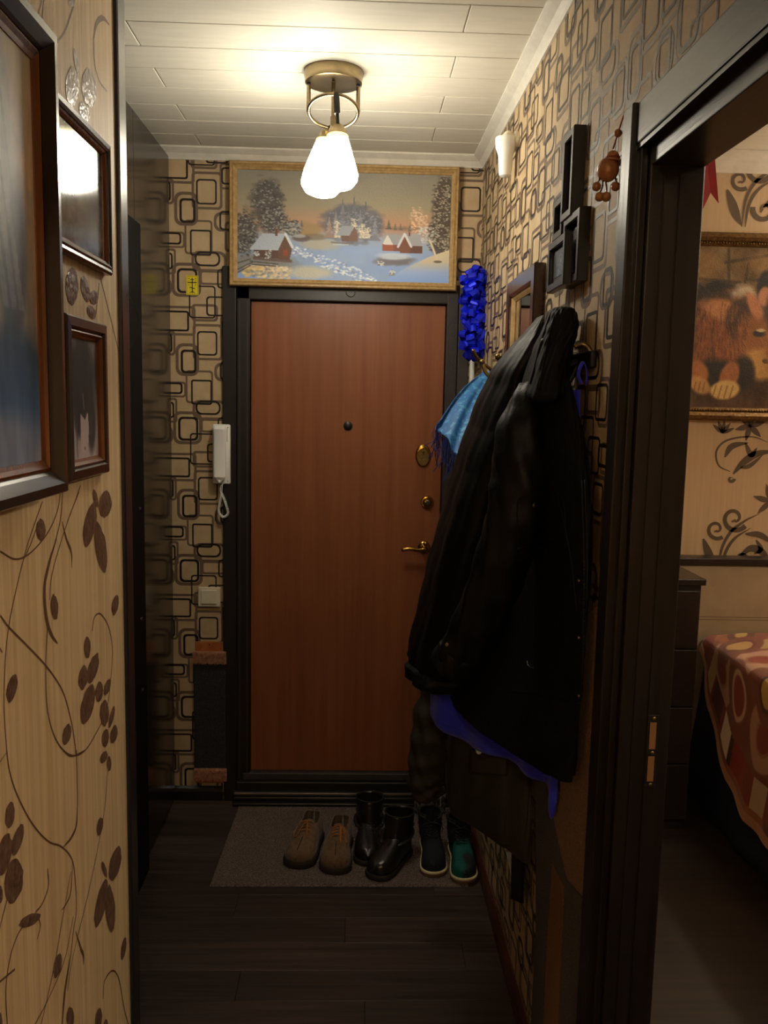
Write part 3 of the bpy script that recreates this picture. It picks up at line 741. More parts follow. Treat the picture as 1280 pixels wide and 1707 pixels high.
MB().box(XL + .0005, xb + .001, yb - .3, yb - .26, zt - .12, zt - .06).build('hanger', 'iron_black', bigf)
# middle picture with the reflected lamp
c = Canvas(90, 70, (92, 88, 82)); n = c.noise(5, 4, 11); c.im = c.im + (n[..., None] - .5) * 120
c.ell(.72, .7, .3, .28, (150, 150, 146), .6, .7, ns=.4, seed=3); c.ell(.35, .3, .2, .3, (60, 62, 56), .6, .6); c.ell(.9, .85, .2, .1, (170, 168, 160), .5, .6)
mp_ = [(0, 0), (0, .012), (.004, .016), (.010, .014), (.013, .017), (.018, .014), (.018, 0)]
mi_ = [(.0182, 0), (.0182, .012), (.022, .010), (.026, .006), (.026, 0)]
zmt, zmb = hit(178, 237, 0, XL + .014)[2], hit(189, 461, 0, XL + .014)[2]; ym = hit(183, 350, 0, XL + .012)[1]
left_frame('landscape_photo', 'wide framed photo under glass with the lamp mirrored in it', ym - .355, ym, zmb, zmt, XL + .001, c.im, 'photo_gloss', mp_, 'frame_dark', mi_, 'frame_amber', .0255, .004)
# small picture
c = Canvas(60, 80, (150, 142, 140)); n = c.noise(6, 3, 17)
c.vgrad([(0, (150, 140, 140)), (.25, (110, 104, 106)), (1, (190, 176, 178))])
c.ell(.45, .36, .42, .40, (62, 60, 64), 1, .35, ns=.2, seed=1); c.ell(.30, .62, .16, .2, (60, 58, 62), .9, .4); c.ell(.75, .70, .16, .26, (66, 62, 66), .9, .4)
c.poly([(.36, .62), (.52, .68), (.62, .60), (.66, .74), (.60, 1), (.36, 1)], (196, 180, 182)); c.line((.46, .46), (.50, .58), .012, (160, 150, 156), .7); c.ell(.5, .92, .015, .012, (50, 44, 50)); c.line((.22, .72), (.24, .98), .012, (90, 84, 90), .8)
c.im += (n[..., None] - .5) * 24
ys0, ys1 = float(hit(96, 540, 0, XL)[1]), float(hit(180, 660, 0, XL + .015)[1]); zs0, zs1 = float(hit(186, 786, 0, XL + .015)[2]), float(hit(175, 541, 0, XL + .015)[2])
sp_ = [(0, 0), (0, .012), (.003, .015), (.018, .016), (.021, .012), (.021, 0)]
si_ = [(.0212, 0), (.0212, .010), (.026, .013), (.031, .008), (.036, .005), (.036, 0)]
left_frame('monochrome_portrait', 'small monochrome portrait in a stepped brown wood frame', ys0, ys1, zs0, zs1, XL + .001, c.im, 'photo_matte', sp_, 'frame_dark', si_, 'frame_amber', .0355, .0035)

# ------------------------------------------------------------------ winter landscape over the door
c = Canvas(360, 190)
c.vgrad([(0, (126, 124, 118)), (.30, (146, 138, 116)), (.47, (178, 136, 108)), (.52, (172, 132, 112)), (.60, (150, 160, 182)), (.70, (128, 158, 212)), (1, (122, 156, 216))])
c.mix(.35 * c.noise(6, 5, 2), (160, 150, 128)); c.mix((c.V > .6) * .35 * c.noise(10, 8, 9), (176, 196, 224))
c.mix(np.clip(1 - abs(c.V - .5) / .035 - 0.6 * c.noise(40, 3, 4), 0, 1) * .9, (112, 96, 84))
c.ell(.385, .67, .085, .05, (176, 170, 152), .8, .6, ns=.3); c.ell(.1, .86, .17, .09, (128, 126, 122), .9, .5, ns=.3); c.ell(.34, .93, .10, .06, (196, 190, 166), .8, .6, ns=.4)
c.ell(.33, .53, .075, .065, (158, 132, 92), .95, .35, ns=.5, seed=5); c.ell(.36, .60, .06, .03, (120, 104, 80), .7, .5)
# far wood in the middle
c.ell(.54, .47, .145, .17, (96, 97, 110), .95, .3, ns=.5, seed=6)
for i, (u, top, bot, w, col) in enumerate([(.545, .20, .55, .030, (96, 100, 108)), (.60, .24, .56, .028, (92, 94, 102)), (.492, .22, .55, .032, (110, 112, 120)), (.52, .30, .56, .03, (104, 106, 116)), (.575, .32, .58, .03, (120, 122, 132)),
                                      (.645, .40, .6, .03, (120, 124, 138)), (.46, .34, .58, .03, (132, 124, 124)), (.43, .40, .58, .028, (150, 130, 120)), (.71, .42, .5, .018, (92, 88, 84)), (.74, .45, .51, .012, (100, 92, 86)), (.765, .45, .51, .012, (100, 92, 86)), (.81, .44, .52, .016, (110, 96, 88)),
                                      (.245, .43, .5, .012, (100, 92, 84)), (.27, .45, .5, .01, (104, 94, 86)), (.30, .44, .5, .012, (108, 96, 86))]):
    for k in range(5):
        t0 = top + (bot - top) * k / 5; t1 = top + (bot - top) * (k + 1.5) / 5; ww = w * (k + 1) / 5
        c.poly([(u, t0), (u + ww, t1), (u - ww, t1)], np.array(col) + (k % 2) * 10)
c.dabs(320, (.42, .36, .68, .6), .005, (140, 143, 156), 14, .6, lambda u, v, r: ((u - .54) / .14) ** 2 + ((v - .47) / .17) ** 2 < r.uniform(.4, 1.1), 5)
for u, t in ((.468, .44), (.583, .47), (.61, .50), (.548, .42)):
    c.poly([(u, t), (u + .014, .60), (u - .014, .60)], (176, 170, 160)); c.dabs(40, (u - .014, t, u + .014, .6), .005, (214, 204, 184), 10, .8, None, int(u * 1000))
# big trees left and right
def crownmask(cx_, cy_, rx, ry): return lambda u, v, r: ((u - cx_) / rx) ** 2 + ((v - cy_) / ry) ** 2 < r.uniform(.35, 1.05)
for cx_, cy_, rx, ry in ((.14, .30, .085, .24), (.03, .58, .07, .22), (.17, .45, .07, .14), (.26, .52, .045, .07)):
    c.ell(cx_, cy_, rx * .85, ry * .9, (84, 80, 78), .92, .45, ns=.7, seed=int(cx_ * 99))
    c.dabs(420, (cx_ - rx, cy_ - ry, cx_ + rx, cy_ + ry), .0065, (76, 74, 76), 14, .8, crownmask(cx_, cy_, rx, ry), int(cx_ * 77))
    c.dabs(190, (cx_ - rx, cy_ - ry, cx_ + rx, cy_ + ry), .005, (166, 164, 158), 14, .75, crownmask(cx_, cy_, rx, ry), int(cx_ * 55) + 3)
for cx_, cy_, rx, ry in ((.97, .26, .065, .26), (.96, .55, .075, .22)):
    c.ell(cx_, cy_, rx * .85, ry * .9, (78, 70, 62), .92, .45, ns=.7, seed=int(cy_ * 99))
    c.dabs(360, (cx_ - rx, cy_ - ry, 1.0, cy_ + ry), .0065, (74, 66, 58), 12, .8, crownmask(cx_, cy_, rx, ry), int(cy_ * 77))
    c.dabs(260, (cx_ - rx, cy_ - ry, 1.0, cy_ + ry), .005, (178, 168, 150), 14, .8, crownmask(cx_, cy_, rx, ry), int(cy_ * 55))
c.dabs(260, (.80, .28, .90, .62), .006, (206, 178, 150), 14, .8, crownmask(.85, .44, .05, .16), 31); c.dabs(180, (.83, .45, .95, .68), .006, (190, 190, 190), 14, .8, crownmask(.885, .56, .06, .1), 33)
# houses
def house(roof, gable, wall, rc, gc, wc):
    c.poly(wall, wc); c.poly(gable, gc); c.poly(roof, rc)
house([(.055, .73), (.12, .578), (.225, .578), (.19, .735)], [(.19, .735), (.225, .585), (.258, .70), (.245, .82), (.195, .82)], [(.075, .73), (.195, .735), (.195, .81), (.08, .80)], (172, 182, 196), (104, 74, 58), (92, 66, 56))
c.line((.225, .578), (.258, .70), .012, (206, 214, 226)); c.poly([(.178, .53), (.188, .53), (.188, .6), (.178, .6)], (112, 72, 60)); c.poly([(.215, .73), (.235, .73), (.235, .78), (.215, .78)], (150, 70, 50)); c.line((.08, .81), (.25, .83), .014, (96, 74, 66), .8)
house([(.46, .58), (.49, .49), (.545, .49), (.525, .58)], [(.525, .58), (.548, .49), (.565, .56), (.565, .63), (.525, .63)], [(.49, .57), (.53, .57), (.53, .63), (.49, .63)], (150, 154, 164), (120, 88, 78), (112, 84, 76)); c.line((.44, .645), (.53, .65), .006, (120, 112, 108)); c.line((.45, .665), (.52, .665), .004, (190, 196, 204))
house([(.68, .64), (.705, .56), (.76, .56), (.755, .655)], [(.68, .645), (.705, .565), (.735, .65), (.735, .71), (.682, .71)], [(.735, .65), (.77, .65), (.77, .71), (.735, .71)], (150, 152, 158), (150, 84, 62), (120, 74, 60)); c.poly([(.68, .65), (.705, .56), (.733, .655)], (206, 206, 204))
house([(.79, .55), (.855, .55), (.872, .66), (.815, .66)], [(.758, .66), (.785, .56), (.815, .66), (.81, .73), (.765, .73)], [(.81, .66), (.87, .66), (.87, .73), (.81, .73)], (156, 158, 166), (118, 76, 60), (100, 68, 58)); c.line((.755, .67), (.785, .55), .01, (204, 206, 210)); c.line((.785, .55), (.817, .665), .01, (204, 206, 210)); c.poly([(.805, .53), (.812, .53), (.812, .57), (.805, .57)], (110, 66, 54))
c.ell(.30, .615, .045, .03, (96, 84, 80), .9, .4, ns=.3); c.ell(.29, .595, .03, .016, (170, 174, 182), .8, .4); c.ell(.74, .80, .09, .05, (104, 96, 100), .8, .5, ns=.6, seed=12); c.ell(.74, .76, .08, .03, (196, 206, 220), .8, .5, ns=.5)
# right bank, track, fence, foreground bushes
bank = c.inpoly([(.69, 1.0), (.80, .86), (.90, .76), (1.0, .685), (1.0, 1.0)])
c.vgrad([(.68, (206, 194, 166)), (.80, (196, 186, 164)), (.90, (150, 172, 212)), (1, (128, 160, 216))], bank * 1.0); c.line((.905, .60), (.945, .80), .009, (206, 192, 172)); c.ell(.945, .80, .02, .012, (90, 76, 66), .8)
c.dabs(330, (.26, .70, .66, 1.0), .0075, (224, 230, 240), 10, .85, lambda u, v, r: abs((v - .71) - (u - .26) * .76) < .05 + .05 * (v - .7), 41); c.dabs(120, (.26, .70, .66, 1.0), .006, (112, 126, 160), 10, .6, lambda u, v, r: abs((v - .71) - (u - .26) * .76) < .06, 43)
c.dabs(60, (.03, .88, .13, .99), .012, (206, 186, 140), 14, .9, None, 44); c.dabs(80, (.14, .88, .25, .99), .011, (212, 196, 166), 16, .9, None, 45); c.dabs(40, (.05, .93, .24, 1.0), .008, (150, 150, 150), 16, .8, None, 46)
for a, b in (((.0, .86), (.06, .82)), ((.06, .84), (.19, .86)), ((.07, .87), (.18, .88)), ((.0, .92), (.07, .85)), ((.0, .95), (.06, .88))): c.line(a, b, .006, (84, 80, 76), .9)
for u, v, h in ((.145, .72, .09), (.73, .88, .06), (.675, .80, .05), (.09, .74, .05)):
    c.poly([(u, v), (u + .016, v + h), (u - .016, v + h)], (96, 92, 88)); c.dabs(24, (u - .014, v + .01, u + .014, v + h), .004, (206, 208, 212), 8, .85, None, int(v * 999))
yp = D - .048
p00, p10, p11, p01 = [hit(*q, 1, yp) for q in ((379, 268), (767, 276), (761, 483), (384, 477))]
px0, px1 = (p00[0] + p01[0]) / 2, (p10[0] + p11[0]) / 2; pz1, pzb = (p00[2] + p10[2]) / 2, (p01[2] + p11[2]) / 2
wp = thing('landscape_painting', 'snowy village landscape painting in a pale gilt frame over the door', 'painting', ((px0 + px1) / 2, D - .03, pzb))
fpaint = lambda u, v, h: (px0 + u, D - .014 - h, pzb + v)
rails(wp, fpaint, px1 - px0, pz1 - pzb, [(0, 0), (0, .028), (.004, .034), (.010, .034), (.012, .030), (.016, .033), (.020, .030), (.022, .026), (.029, .022), (.031, .016), (.031, 0)], 'frame_light')
painted('canvas', np.clip((c.im - 128) * 1.18 + 138, 0, 250), lambda U, V: np.stack([px0 + .030 + U * (px1 - px0 - .06), np.full_like(U, D - .014 - .017), pz1 - .030 - V * (pz1 - pzb - .06)], -1), 'paint', wp)
MB().box(px0 + .02, px1 - .02, D - .026, D - .0145, pzb + .02, pz1 - .02).build('backing', 'box_back', wp)

# ------------------------------------------------------------------ hall ceiling lamp
lc = hit(556, 140, 2, ZC - .035); LXc, LYc = float(lc[0]), float(lc[1])
lm = thing('ceiling_lamp', 'lit two-spot ceiling lamp with bronze ring and glass shades', 'lamp', (LXc, LYc, ZC - .4))
cn = MB().lathe([(.086, 0), (.088, -.004), (.084, -.034), (.078, -.036), (.03, -.030), (.0, -.030)], 48, (LXc, LYc, ZC), caps=False).build('canopy', 'nickel_bronze', lm, smooth='auto')
rc_ = hit(555, 186, 1, LYc); RZ = float(rc_[2]); RR = .073; tl = math.radians(21)
ringp = lambda t: (LXc + RR * math.cos(t), LYc + RR * math.sin(t) * math.cos(tl), RZ - RR * math.sin(t) * math.sin(tl))
MB().tube([ringp(t) for t in np.linspace(0, 2 * math.pi, 48, endpoint=False)], .0052, 10, closed=True).build('ring', 'nickel_bronze', lm, smooth=True)
for sx_ in (-1, 1):
    MB().tube([(LXc + sx_ * RR, LYc, ZC - .033), (LXc + sx_ * RR, LYc, RZ - .004)], .0062, 10).build('rod', 'nickel_bronze', lm, smooth='auto')
    MB().sphere((LXc + sx_ * RR, LYc - .004, ZC - .037), .006, 10, 6).build('screw_cap', 'iron_black', cn, smooth=True)
zc_ = hit(556, 204, 1, LYc)[2]
mb = MB().tube([(LXc, LYc, ZC - .03), (LXc, LYc, zc_ + .012)], .006, 10); mb.tube([(LXc, LYc, zc_ + .016), (LXc, LYc, zc_ - .012)], .0085, 12)
mb.build('rod', 'nickel_bronze', lm, smooth='auto')
MB().sphere((LXc, LYc - .03, ZC - .036), .004, 10, 6).build('screw_cap', 'iron_black', cn, smooth=True)
for (tp, yoff, pa, pb, L_) in ((-math.pi / 2 + .14, -.075, (563, 207), (561, 300), .135), (math.pi / 2 + .12, .07, (546, 216), (533, 330), .15)):
    top = np.array(ringp(tp)); a = hit(*pa, 1, LYc + yoff); b = hit(*pb, 1, LYc + yoff - .02)
    ax = (b - a); ax /= np.linalg.norm(ax); a = np.array(a)
    kn = MB().sphere(tuple(top), .0085, 10, 7); kn.tube([top, top * .35 + a * .65], .009, 12); kn.tube([top * .4 + a * .6, a], .005, 8)
    kn.build('swivel_joint', 'iron_black', lm, smooth='auto')
    MB().lathe([(.006, 0), (.014, .004), (.024, .014), (.030, .032), (.030, .034), (.0, .034)], 28, tuple(a), tuple(ax), caps=False).build('shade_cap', 'nickel_bronze', lm, smooth='auto')
    MB().lathe([(.029, .033), (.031, .034), (.0325, .044), (.0315, .046)], 28, tuple(a), tuple(ax), caps=False).build('shade_collar', 'glass_rim', lm, smooth='auto')
    MB().lathe([(.028, .0455), (.033, .047), (.040, .07), (.049, .10), (.057, .128), (.062, L_ + .012), (.060, L_ + .026), (.048, L_ + .042), (.028, L_ + .05), (.002, L_ + .052)], 32, tuple(a), tuple(ax)).build('shade', 'glass_lit', lm, smooth=True)


# lamps of the bedroom and of the passage behind, of the same plain glass-bowl kind
for nm, lab, (x, y, z), m in (('bedroom_lamp', 'glass bowl ceiling lamp of the bedroom', (2.1, .9, 2.775), 'bed_glass_lit'), ('passage_lamp', 'glass bowl ceiling lamp in the passage', (-.02, -1.25, ZC), 'room_glass_lit')):
    t = thing(nm, lab, 'lamp', (x, y, z - .16))
    MB().lathe([(.06, 0), (.06, -.03), (.02, -.035), (.02, -.05), (.0, -.05)], 28, (x, y, z), caps=False).build('canopy', 'nickel_bronze', t, smooth='auto')
    MB().lathe([(.15, -.05), (.155, -.06), (.14, -.10), (.10, -.135), (.04, -.15), (.002, -.152)], 32, (x, y, z)).build('bowl', m, t, smooth=True)

t = thing('bedside_wall_lamp', 'small glass globe wall lamp above the bedroom painting', 'lamp', (2.68, DB, 2.28))
MB().lathe([(.05, 0), (.05, .012), (.03, .02), (.0, .02)], 24, (2.68, DB - .001, 2.36), (0, -1, 0), caps=False).build('back_plate', 'brass_dull', t, smooth='auto')
MB().tube(smooth_path([(2.68, DB - .02, 2.36), (2.68, DB - .12, 2.33), (2.68, DB - .16, 2.37)], 6), .008, 10).build('arm', 'brass_dull', t, smooth=True)
MB().sphere((2.68, DB - .16, 2.43), .06, 24, 14).build('globe', 'bed_globe_lit', t, smooth=True)

# ------------------------------------------------------------------ things on the end wall
# sticker with a cross
a = hit(310, 459, 1, D - .001); b = hit(331, 492, 1, D - .001)
stk = thing('prayer_sticker', 'yellow paper sticker with a black Orthodox cross', 'sticker', ((a[0] + b[0]) / 2, D, b[2]))
MB().box(a[0], b[0], D - .0021, D - .0012, b[2], a[2]).build('paper', 'sticker_yellow', stk)
ik = MB(); W_, H2 = b[0] - a[0], a[2] - b[2]
def ink(u0, u1, v0, v1, sk=0.0):
    y_ = D - .0025
    ik.add([(a[0] + u0 * W_, y_, a[2] - (v1 - sk) * H2), (a[0] + u1 * W_, y_, a[2] - (v1 + sk) * H2), (a[0] + u1 * W_, y_, a[2] - (v0 + sk) * H2), (a[0] + u0 * W_, y_, a[2] - (v0 - sk) * H2)], [(0, 1, 2, 3)])
ink(.465, .535, .12, .90); ink(.34, .66, .20, .24); ink(.14, .86, .33, .385); ink(.28, .72, .62, .66, .03); ink(.30, .46, .84, .88, -.03); ink(.54, .70, .84, .88, .03)
for u in (.2, .74): ink(u, u + .07, .14, .19); ink(u, u + .06, .46, .51); ink(u + .01, u + .06, .24, .28)
for u in (.06, .94): ink(u - .008, u + .008, .04, .96)
for v in (.04, .955): ink(.06, .94, v, v + .012)
ik.build('cross_print', 'sticker_ink', stk, fixn=False)

# intercom handset
ic = thing('intercom_handset', 'white wall intercom with its handset and coiled cord', 'intercom', (-.55, D, 1.36))
q0 = hit(354, 707, 1, D - .03); q1 = hit(384, 807, 1, D - .03)
bx0, bx1, bz0, bz1 = q0[0], q1[0], q1[2], q0[2]
MB().box(bx0, bx1, D - .032, D - .0185, bz0, bz1, .006).build('base', 'white_plastic', ic, smooth='auto')
MB().box(bx0 + .004, bx0 + .026, D - .019, D - .0005, bz0 + .02, bz1 - .02, .002).build('wall_plate', 'white_plastic', ic)
hx0, hx1 = bx0 + .006, bx1 - .016; hz0, hz1 = bz0 + .008, bz1 - .008
rings = []
for i, t in enumerate(np.linspace(0, 1, 22)):
    z = hz1 + (hz0 - hz1) * t; rnd = 1.0 if t < .86 else math.sqrt(max(.02, 1 - ((t - .86) / .14) ** 2)); rnd2 = 1.0 if t > .04 else .86
    w = (hx1 - hx0) / 2 * rnd * rnd2; dep = (.020 + .012 * (abs(t - .5) * 2) ** 2) * (1 if .04 < t < .95 else .7)
    xc_ = (hx0 + hx1) / 2
    rings.append([(xc_ + w * math.copysign(abs(math.cos(s)) ** .55, math.cos(s)), D - .033 - dep * .5 - dep * .5 * math.copysign(abs(math.sin(s)) ** .55, math.sin(s)), z) for s in np.linspace(0, 2 * math.pi, 20, endpoint=False)])
MB().loft(rings).build('handset', 'white_plastic', ic, smooth='auto')
MB().box(bx1 - .013, bx1 - .0115, D - .0335, D - .0318, bz1 - .07, bz1 - .014).build('seam', 'grey_board', ic)
for z in (bz0 + .012, bz1 - .012): MB().sphere((bx1 - .010, D - .032, z), .0022, 8, 5).build('screw', 'grey_board', ic, smooth=True)
cpts = smooth_path([hit(*q, 1, D - .034) for q in ((369, 808), (367, 818), (372, 828), (377, 842), (380, 856), (372, 862), (365, 853), (366, 840), (369, 826), (370, 814), (371, 806))], 10)
coil = []; tot = len(cpts)
for i in range(tot * 6):
    t = i / 6; k0 = min(int(t), tot - 2); p = cpts[k0] + (cpts[k0 + 1] - cpts[k0]) * (t - k0)
    tg = cpts[k0 + 1] - cpts[k0]; tg = tg / (np.linalg.norm(tg) + 1e-9); nn = np.cross(tg, (0, 1, 0)); an = 2 * math.pi * t * .62; r_ = .0045 if 14 < t < tot - 18 else .0008
    coil.append(p + r_ * (math.cos(an) * nn + math.sin(an) * np.array([0, 1.0, 0])))
MB().tube(coil, .0016, 5).build('coiled_cord', 'white_plastic', ic, smooth=True)

# light switch
q0 = hit(330, 979, 1, D - .012); q1 = hit(367, 1012, 1, D - .012)
ls = thing('light_switch', 'cream square light switch beside the door frame', 'switch', ((q0[0] + q1[0]) / 2, D, q1[2]))
MB().box(q0[0], q1[0], D - .011, D - .0012, q1[2], q0[2], .003).build('frame', 'cream_plastic', ls)
MB().box(q0[0] + .013, q1[0] - .013, D - .0155, D - .0105, q1[2] + .013, q0[2] - .011, .002).build('rocker', 'cream_plastic', ls)

# cat scratching board on the end wall
q0 = hit(324, 1070, 1, D - .01); q1 = hit(377, 1306, 1, D - .01)
cs = thing('scratching_board', 'grey carpet cat scratching board with pinkish plush ends by the door', 'scratching board', ((q0[0] + q1[0]) / 2, D, q1[2]))
MB().box(q0[0] + .002, q1[0] - .003, D - .008, D - .0012, q1[2], q0[2], .002).build('board', 'scratch_board', cs)
zt_ = hit(350, 1103, 1, D - .02)[2]; zb2 = hit(350, 1285, 1, D - .02)[2]
MB().box(q0[0] - .003, q1[0], D - .02, D - .008, zb2, zt_, .005).build('carpet', 'scratch_carpet', cs)
MB().sphere((q0[0] + .062, D - .009, q0[2] - .012), .003, 8, 5).build('nail', 'iron_black', cs)
def fur(x0, x1, z0, z1, y, n, seed, parent, ln=.014):
    r = np.random.default_rng(seed); mb = MB().box(x0, x1, y, y + .008, z0, z1, .004)
    for i in range(n):
        x, z = r.uniform(x0, x1), r.uniform(z0, z1); d = np.array([r.normal(0, .5), -1 - r.random(), -.9 + r.normal(0, .5)]); d *= ln * r.uniform(.5, 1.1) / np.linalg.norm(d)
        w = .0016; p = np.array([x, y, z]); mb.add([p + (-w, 0, 0), p + (w, 0, 0), p + d], [(0, 1, 2)])
    o_ = mb.build('plush_band', 'scratch_fur', parent, fixn=False); return o_
fur(q0[0] - .004, q1[0] + .003, zt_ - .004, zt_ + .045, D - .026, 900, 3, cs); fur(q0[0] - .004, q1[0] + .004, q1[2] + .022, zb2 + .012, D - .026, 600, 4, cs)

# white pipe in the corner
pp = hit(787, 620, 1, D - .02)
tag(MB().tube([(pp[0], D - .014, 0.0), (pp[0], D - .014, 2.225)], .0105, 16).build('white_pipe', 'white_plastic', smooth='auto'), 'thin white vertical pipe in the corner behind the blue bows', 'pipe')

# ------------------------------------------------------------------ things on the right wall
# unlit wall lamp
sc_ = hit(857, 262, 1, 2.80)
sl = thing('wall_lamp', 'unlit white tapering wall lamp high on the right wall', 'lamp', (XR, 2.80, sc_[2] - .07))
zt2 = hit(857, 230, 1, 2.8)[2]; zb3 = hit(859, 296, 1, 2.8)[2]; Hs = zt2 - zb3; sxx = min(float(sc_[0]), XR - .036)
MB().lathe([(.002, 0), (.012, .001), (.0175, Hs * .04), (.020, Hs * .12), (.023, Hs * .55), (.032, Hs * .74), (.034, Hs * .97), (.033, Hs), (.0305, Hs), (.030, Hs * .8), (.0, Hs * .78)], 30, (sxx, 2.80, zb3), caps=False).build('shade', 'white_plastic', sl, smooth='auto')
MB().sphere((sxx + .006, 2.80, zt2 + .004), .017, 14, 8).build('socket', 'cream_plastic', sl, smooth=True)
mb = MB().lathe([(.028, 0), (.028, .010), (.020, .014), (.0, .014)], 24, (XR - .001, 2.80, zt2 - .008), (-1, 0, 0), caps=False); mb.tube([(XR - .01, 2.80, zt2 - .006), (sxx + .012, 2.80, zt2 + .002)], .007, 10)
mb.build('bracket', 'cream_plastic', sl, smooth='auto')

# collage of four black box frames
cf = thing('collage_frame', 'cluster of four black box photo frames on the right wall', 'photo frame', (XR, 1.99, 1.99))
def boxframe(fL, fR, yn, dep, zt_px, zb_px, base=0.001, yf=None):
    """fL, fR: pixel x of the far and near edge of the front face; yn: near side; dep: depth off the wall"""
    xf = XR - dep
    if yn is None: yn = float(hit(fR[0], fR[1], 0, xf)[1])
    if yf is None: yf = float(hit(fL[0], fL[1], 0, xf)[1])
    z1 = float(hit(*zt_px, 1, yn)[2]); z0 = float(hit(*zb_px, 1, yn)[2])
    W, H = yf - yn, z1 - z0; f = lambda u, v, h: (XR - h, yn + u, z0 + v)
    rails(cf, f, W, H, [(0, base), (0, dep - .002), (.002, dep), (.016, dep), (.018, dep - .003), (.018, base)], 'frame_black', 'box_rail')
    MB().box(XR - base - .006, XR - base, yn + .017, yf - .017, z0 + .017, z1 - .017).build('box_back', 'box_back', cf)
    MB().box(XR - base - .0075, XR - base - .006, yn + .03, yf - .03, z0 + .03, z1 - .03).build('photo', 'photo_print', cf)


boxframe((936, 300), (957, 207), float(hit(979, 207, 0, XR)[1]), XR - float(hit(957, 207, 1, hit(979, 207, 0, XR)[1])[0]), (957, 207), (954, 358))
boxframe((936, 440), (967, 343), float(hit(986, 343, 0, XR)[1]), .0245, (967, 343), (965, 467))
boxframe((912, 450), (942, 385), None, .042, (942, 385), (938, 474), .0255)
boxframe((921, 370), (938, 322), None, .0205, (938, 322), (935, 392))

# mirror
yn = float(hit(910, 440, 0, XR)[1]); xf = XR - .03
zt3 = float(hit(893, 437, 1, yn)[2]); yf = float(hit(845, 470, 0, xf)[1])
mr = thing('wall_mirror', 'mirror in a brown wooden frame that reflects the entrance door', 'mirror', (XR, (yn + yf) / 2, 1.32))
f = lambda u, v, h: (XR - h, yn + u, 1.32 + v)
rails(mr, f, yf - yn, zt3 - 1.32, [(0, .001), (0, .027), (.003, .030), (.040, .030), (.046, .026), (.046, .001)], 'frame_mahogany')
rails(mr, f, yf - yn, zt3 - 1.32, [(.0462, .001), (.0462, .022), (.052, .019), (.060, .012), (.060, .001)], 'frame_light', 'frame_slip')
MB().box(XR - .010, XR - .002, yn + .055, yf - .055, 1.32 + .055, zt3 - .055).build('glass', 'mirror_glass', mr)

# gourd figure on a cord, hung from a nail beside the casing
gy = 1.672; gx = XR - .042
def gp(px, py): return hit(px, py, 1, gy)
gd = thing('gourd_doll', 'brown gourd doll with bead hands and feet on a red cord', 'ornament', (gx, gy, 2.05))
gc = gp(1013, 283); gh = gp(1021, 262); gt = gp(1039, 193)
top = np.array([XR - .004, gy - .02, hit(1039, 193, 0, XR)[2]])
cbead = gp(1030, 222)
mb = MB().tube(smooth_path([top, cbead, gh + (0, 0, .015)], 6), .0015, 6); mb.build('cord', 'cord_red', gd, smooth=True)
MB().sphere(cbead, .0075, 14, 9).build('bead', 'gourd', gd, smooth=True)
bd = MB().sphere(gc, .0205, 22, 14, (1, 1, 1.08)).build('belly', 'gourd', gd, smooth=True)
hd = MB().sphere(gh, .0125, 18, 10, (1, 1, .95)).build('head', 'gourd', gd, smooth=True)
MB().lathe([(.0225, 0), (.021, .003), (.013, .007), (.011, .010)], 24, tuple(gh - np.array([0, 0, .010])), (0.12, 0, 1)).build('hat_brim', 'gourd', hd, smooth='auto')
MB().tube([gh + np.array([.0125 * math.cos(t), .0125 * math.sin(t), -.001]) for t in np.linspace(0, 2 * math.pi, 18, endpoint=False)], .0016, 6, closed=True).build('scarf', 'cord_red', hd, smooth=True)
for (px_, py_, rr_, r0) in ((994, 311, .0088, (1000, 293)), (1026, 311, .0088, (1025, 293)), (999, 328, .0092, (1005, 300)), (1010, 328, .0095, (1009, 300))):
    e = gp(px_, py_); s = gp(*r0)
    MB().tube(smooth_path([s, (s + e) / 2 + (0.001, -.002, 0), e + (0, 0, rr_ * .8)], 5), .0016, 6).build('limb', 'frame_mahogany', gd, smooth=True)
    MB().sphere(e, rr_, 14, 9, (1, 1, .95)).build('bead', 'gourd', gd, smooth=True)

# carpet pieces nailed to the wall by the doorway
def wallpatch(name, lab, pix, x, th, m, bump=0.0):
    pts = [hit(px_, py_, 0, x) for px_, py_ in pix]
    mb = MB().prism([(p[1], p[2]) for p in pts], lambda u, v, k: (x + (0 if k else th), u, v))
    return tag(mb.build(name, m), lab, 'carpet piece', 'carpet pieces on the right wall')
wallpatch('carpet_piece', 'long brown carpet piece nailed beside the doorway casing', [(994, 1010), (985, 1290), (978, 1420), (972, 1495), (955, 1490), (944, 1462), (922, 1370), (905, 1280), (905, 1180), (940, 1100), (975, 1030)], XR - .008, .006, 'brown_carpet')
wallpatch('carpet_piece', 'charcoal carpet piece low on the wall against the casing', [(970, 1497), (963, 1707), (958, 1800), (925, 1800), (932, 1700), (938, 1560), (941, 1478), (946, 1470)], XR - .012, .010, 'grey_carpet')
wallpatch('carpet_piece', 'narrow rusty carpet strip between two grey carpet pieces', [(939, 1478), (936, 1560), (930, 1700), (925, 1800), (895, 1800), (905, 1707), (912, 1560), (920, 1440)], XR - .010, .008, 'orange_carpet')
wallpatch('carpet_piece', 'greyish carpet piece next to the patterned paper near the floor', [(906, 1288), (925, 1380), (946, 1474), (920, 1482), (912, 1560), (903, 1707), (893, 1800), (870, 1800), (885, 1700), (893, 1540), (893, 1400), (891, 1290)], XR - .009, .007, 'grey_carpet')
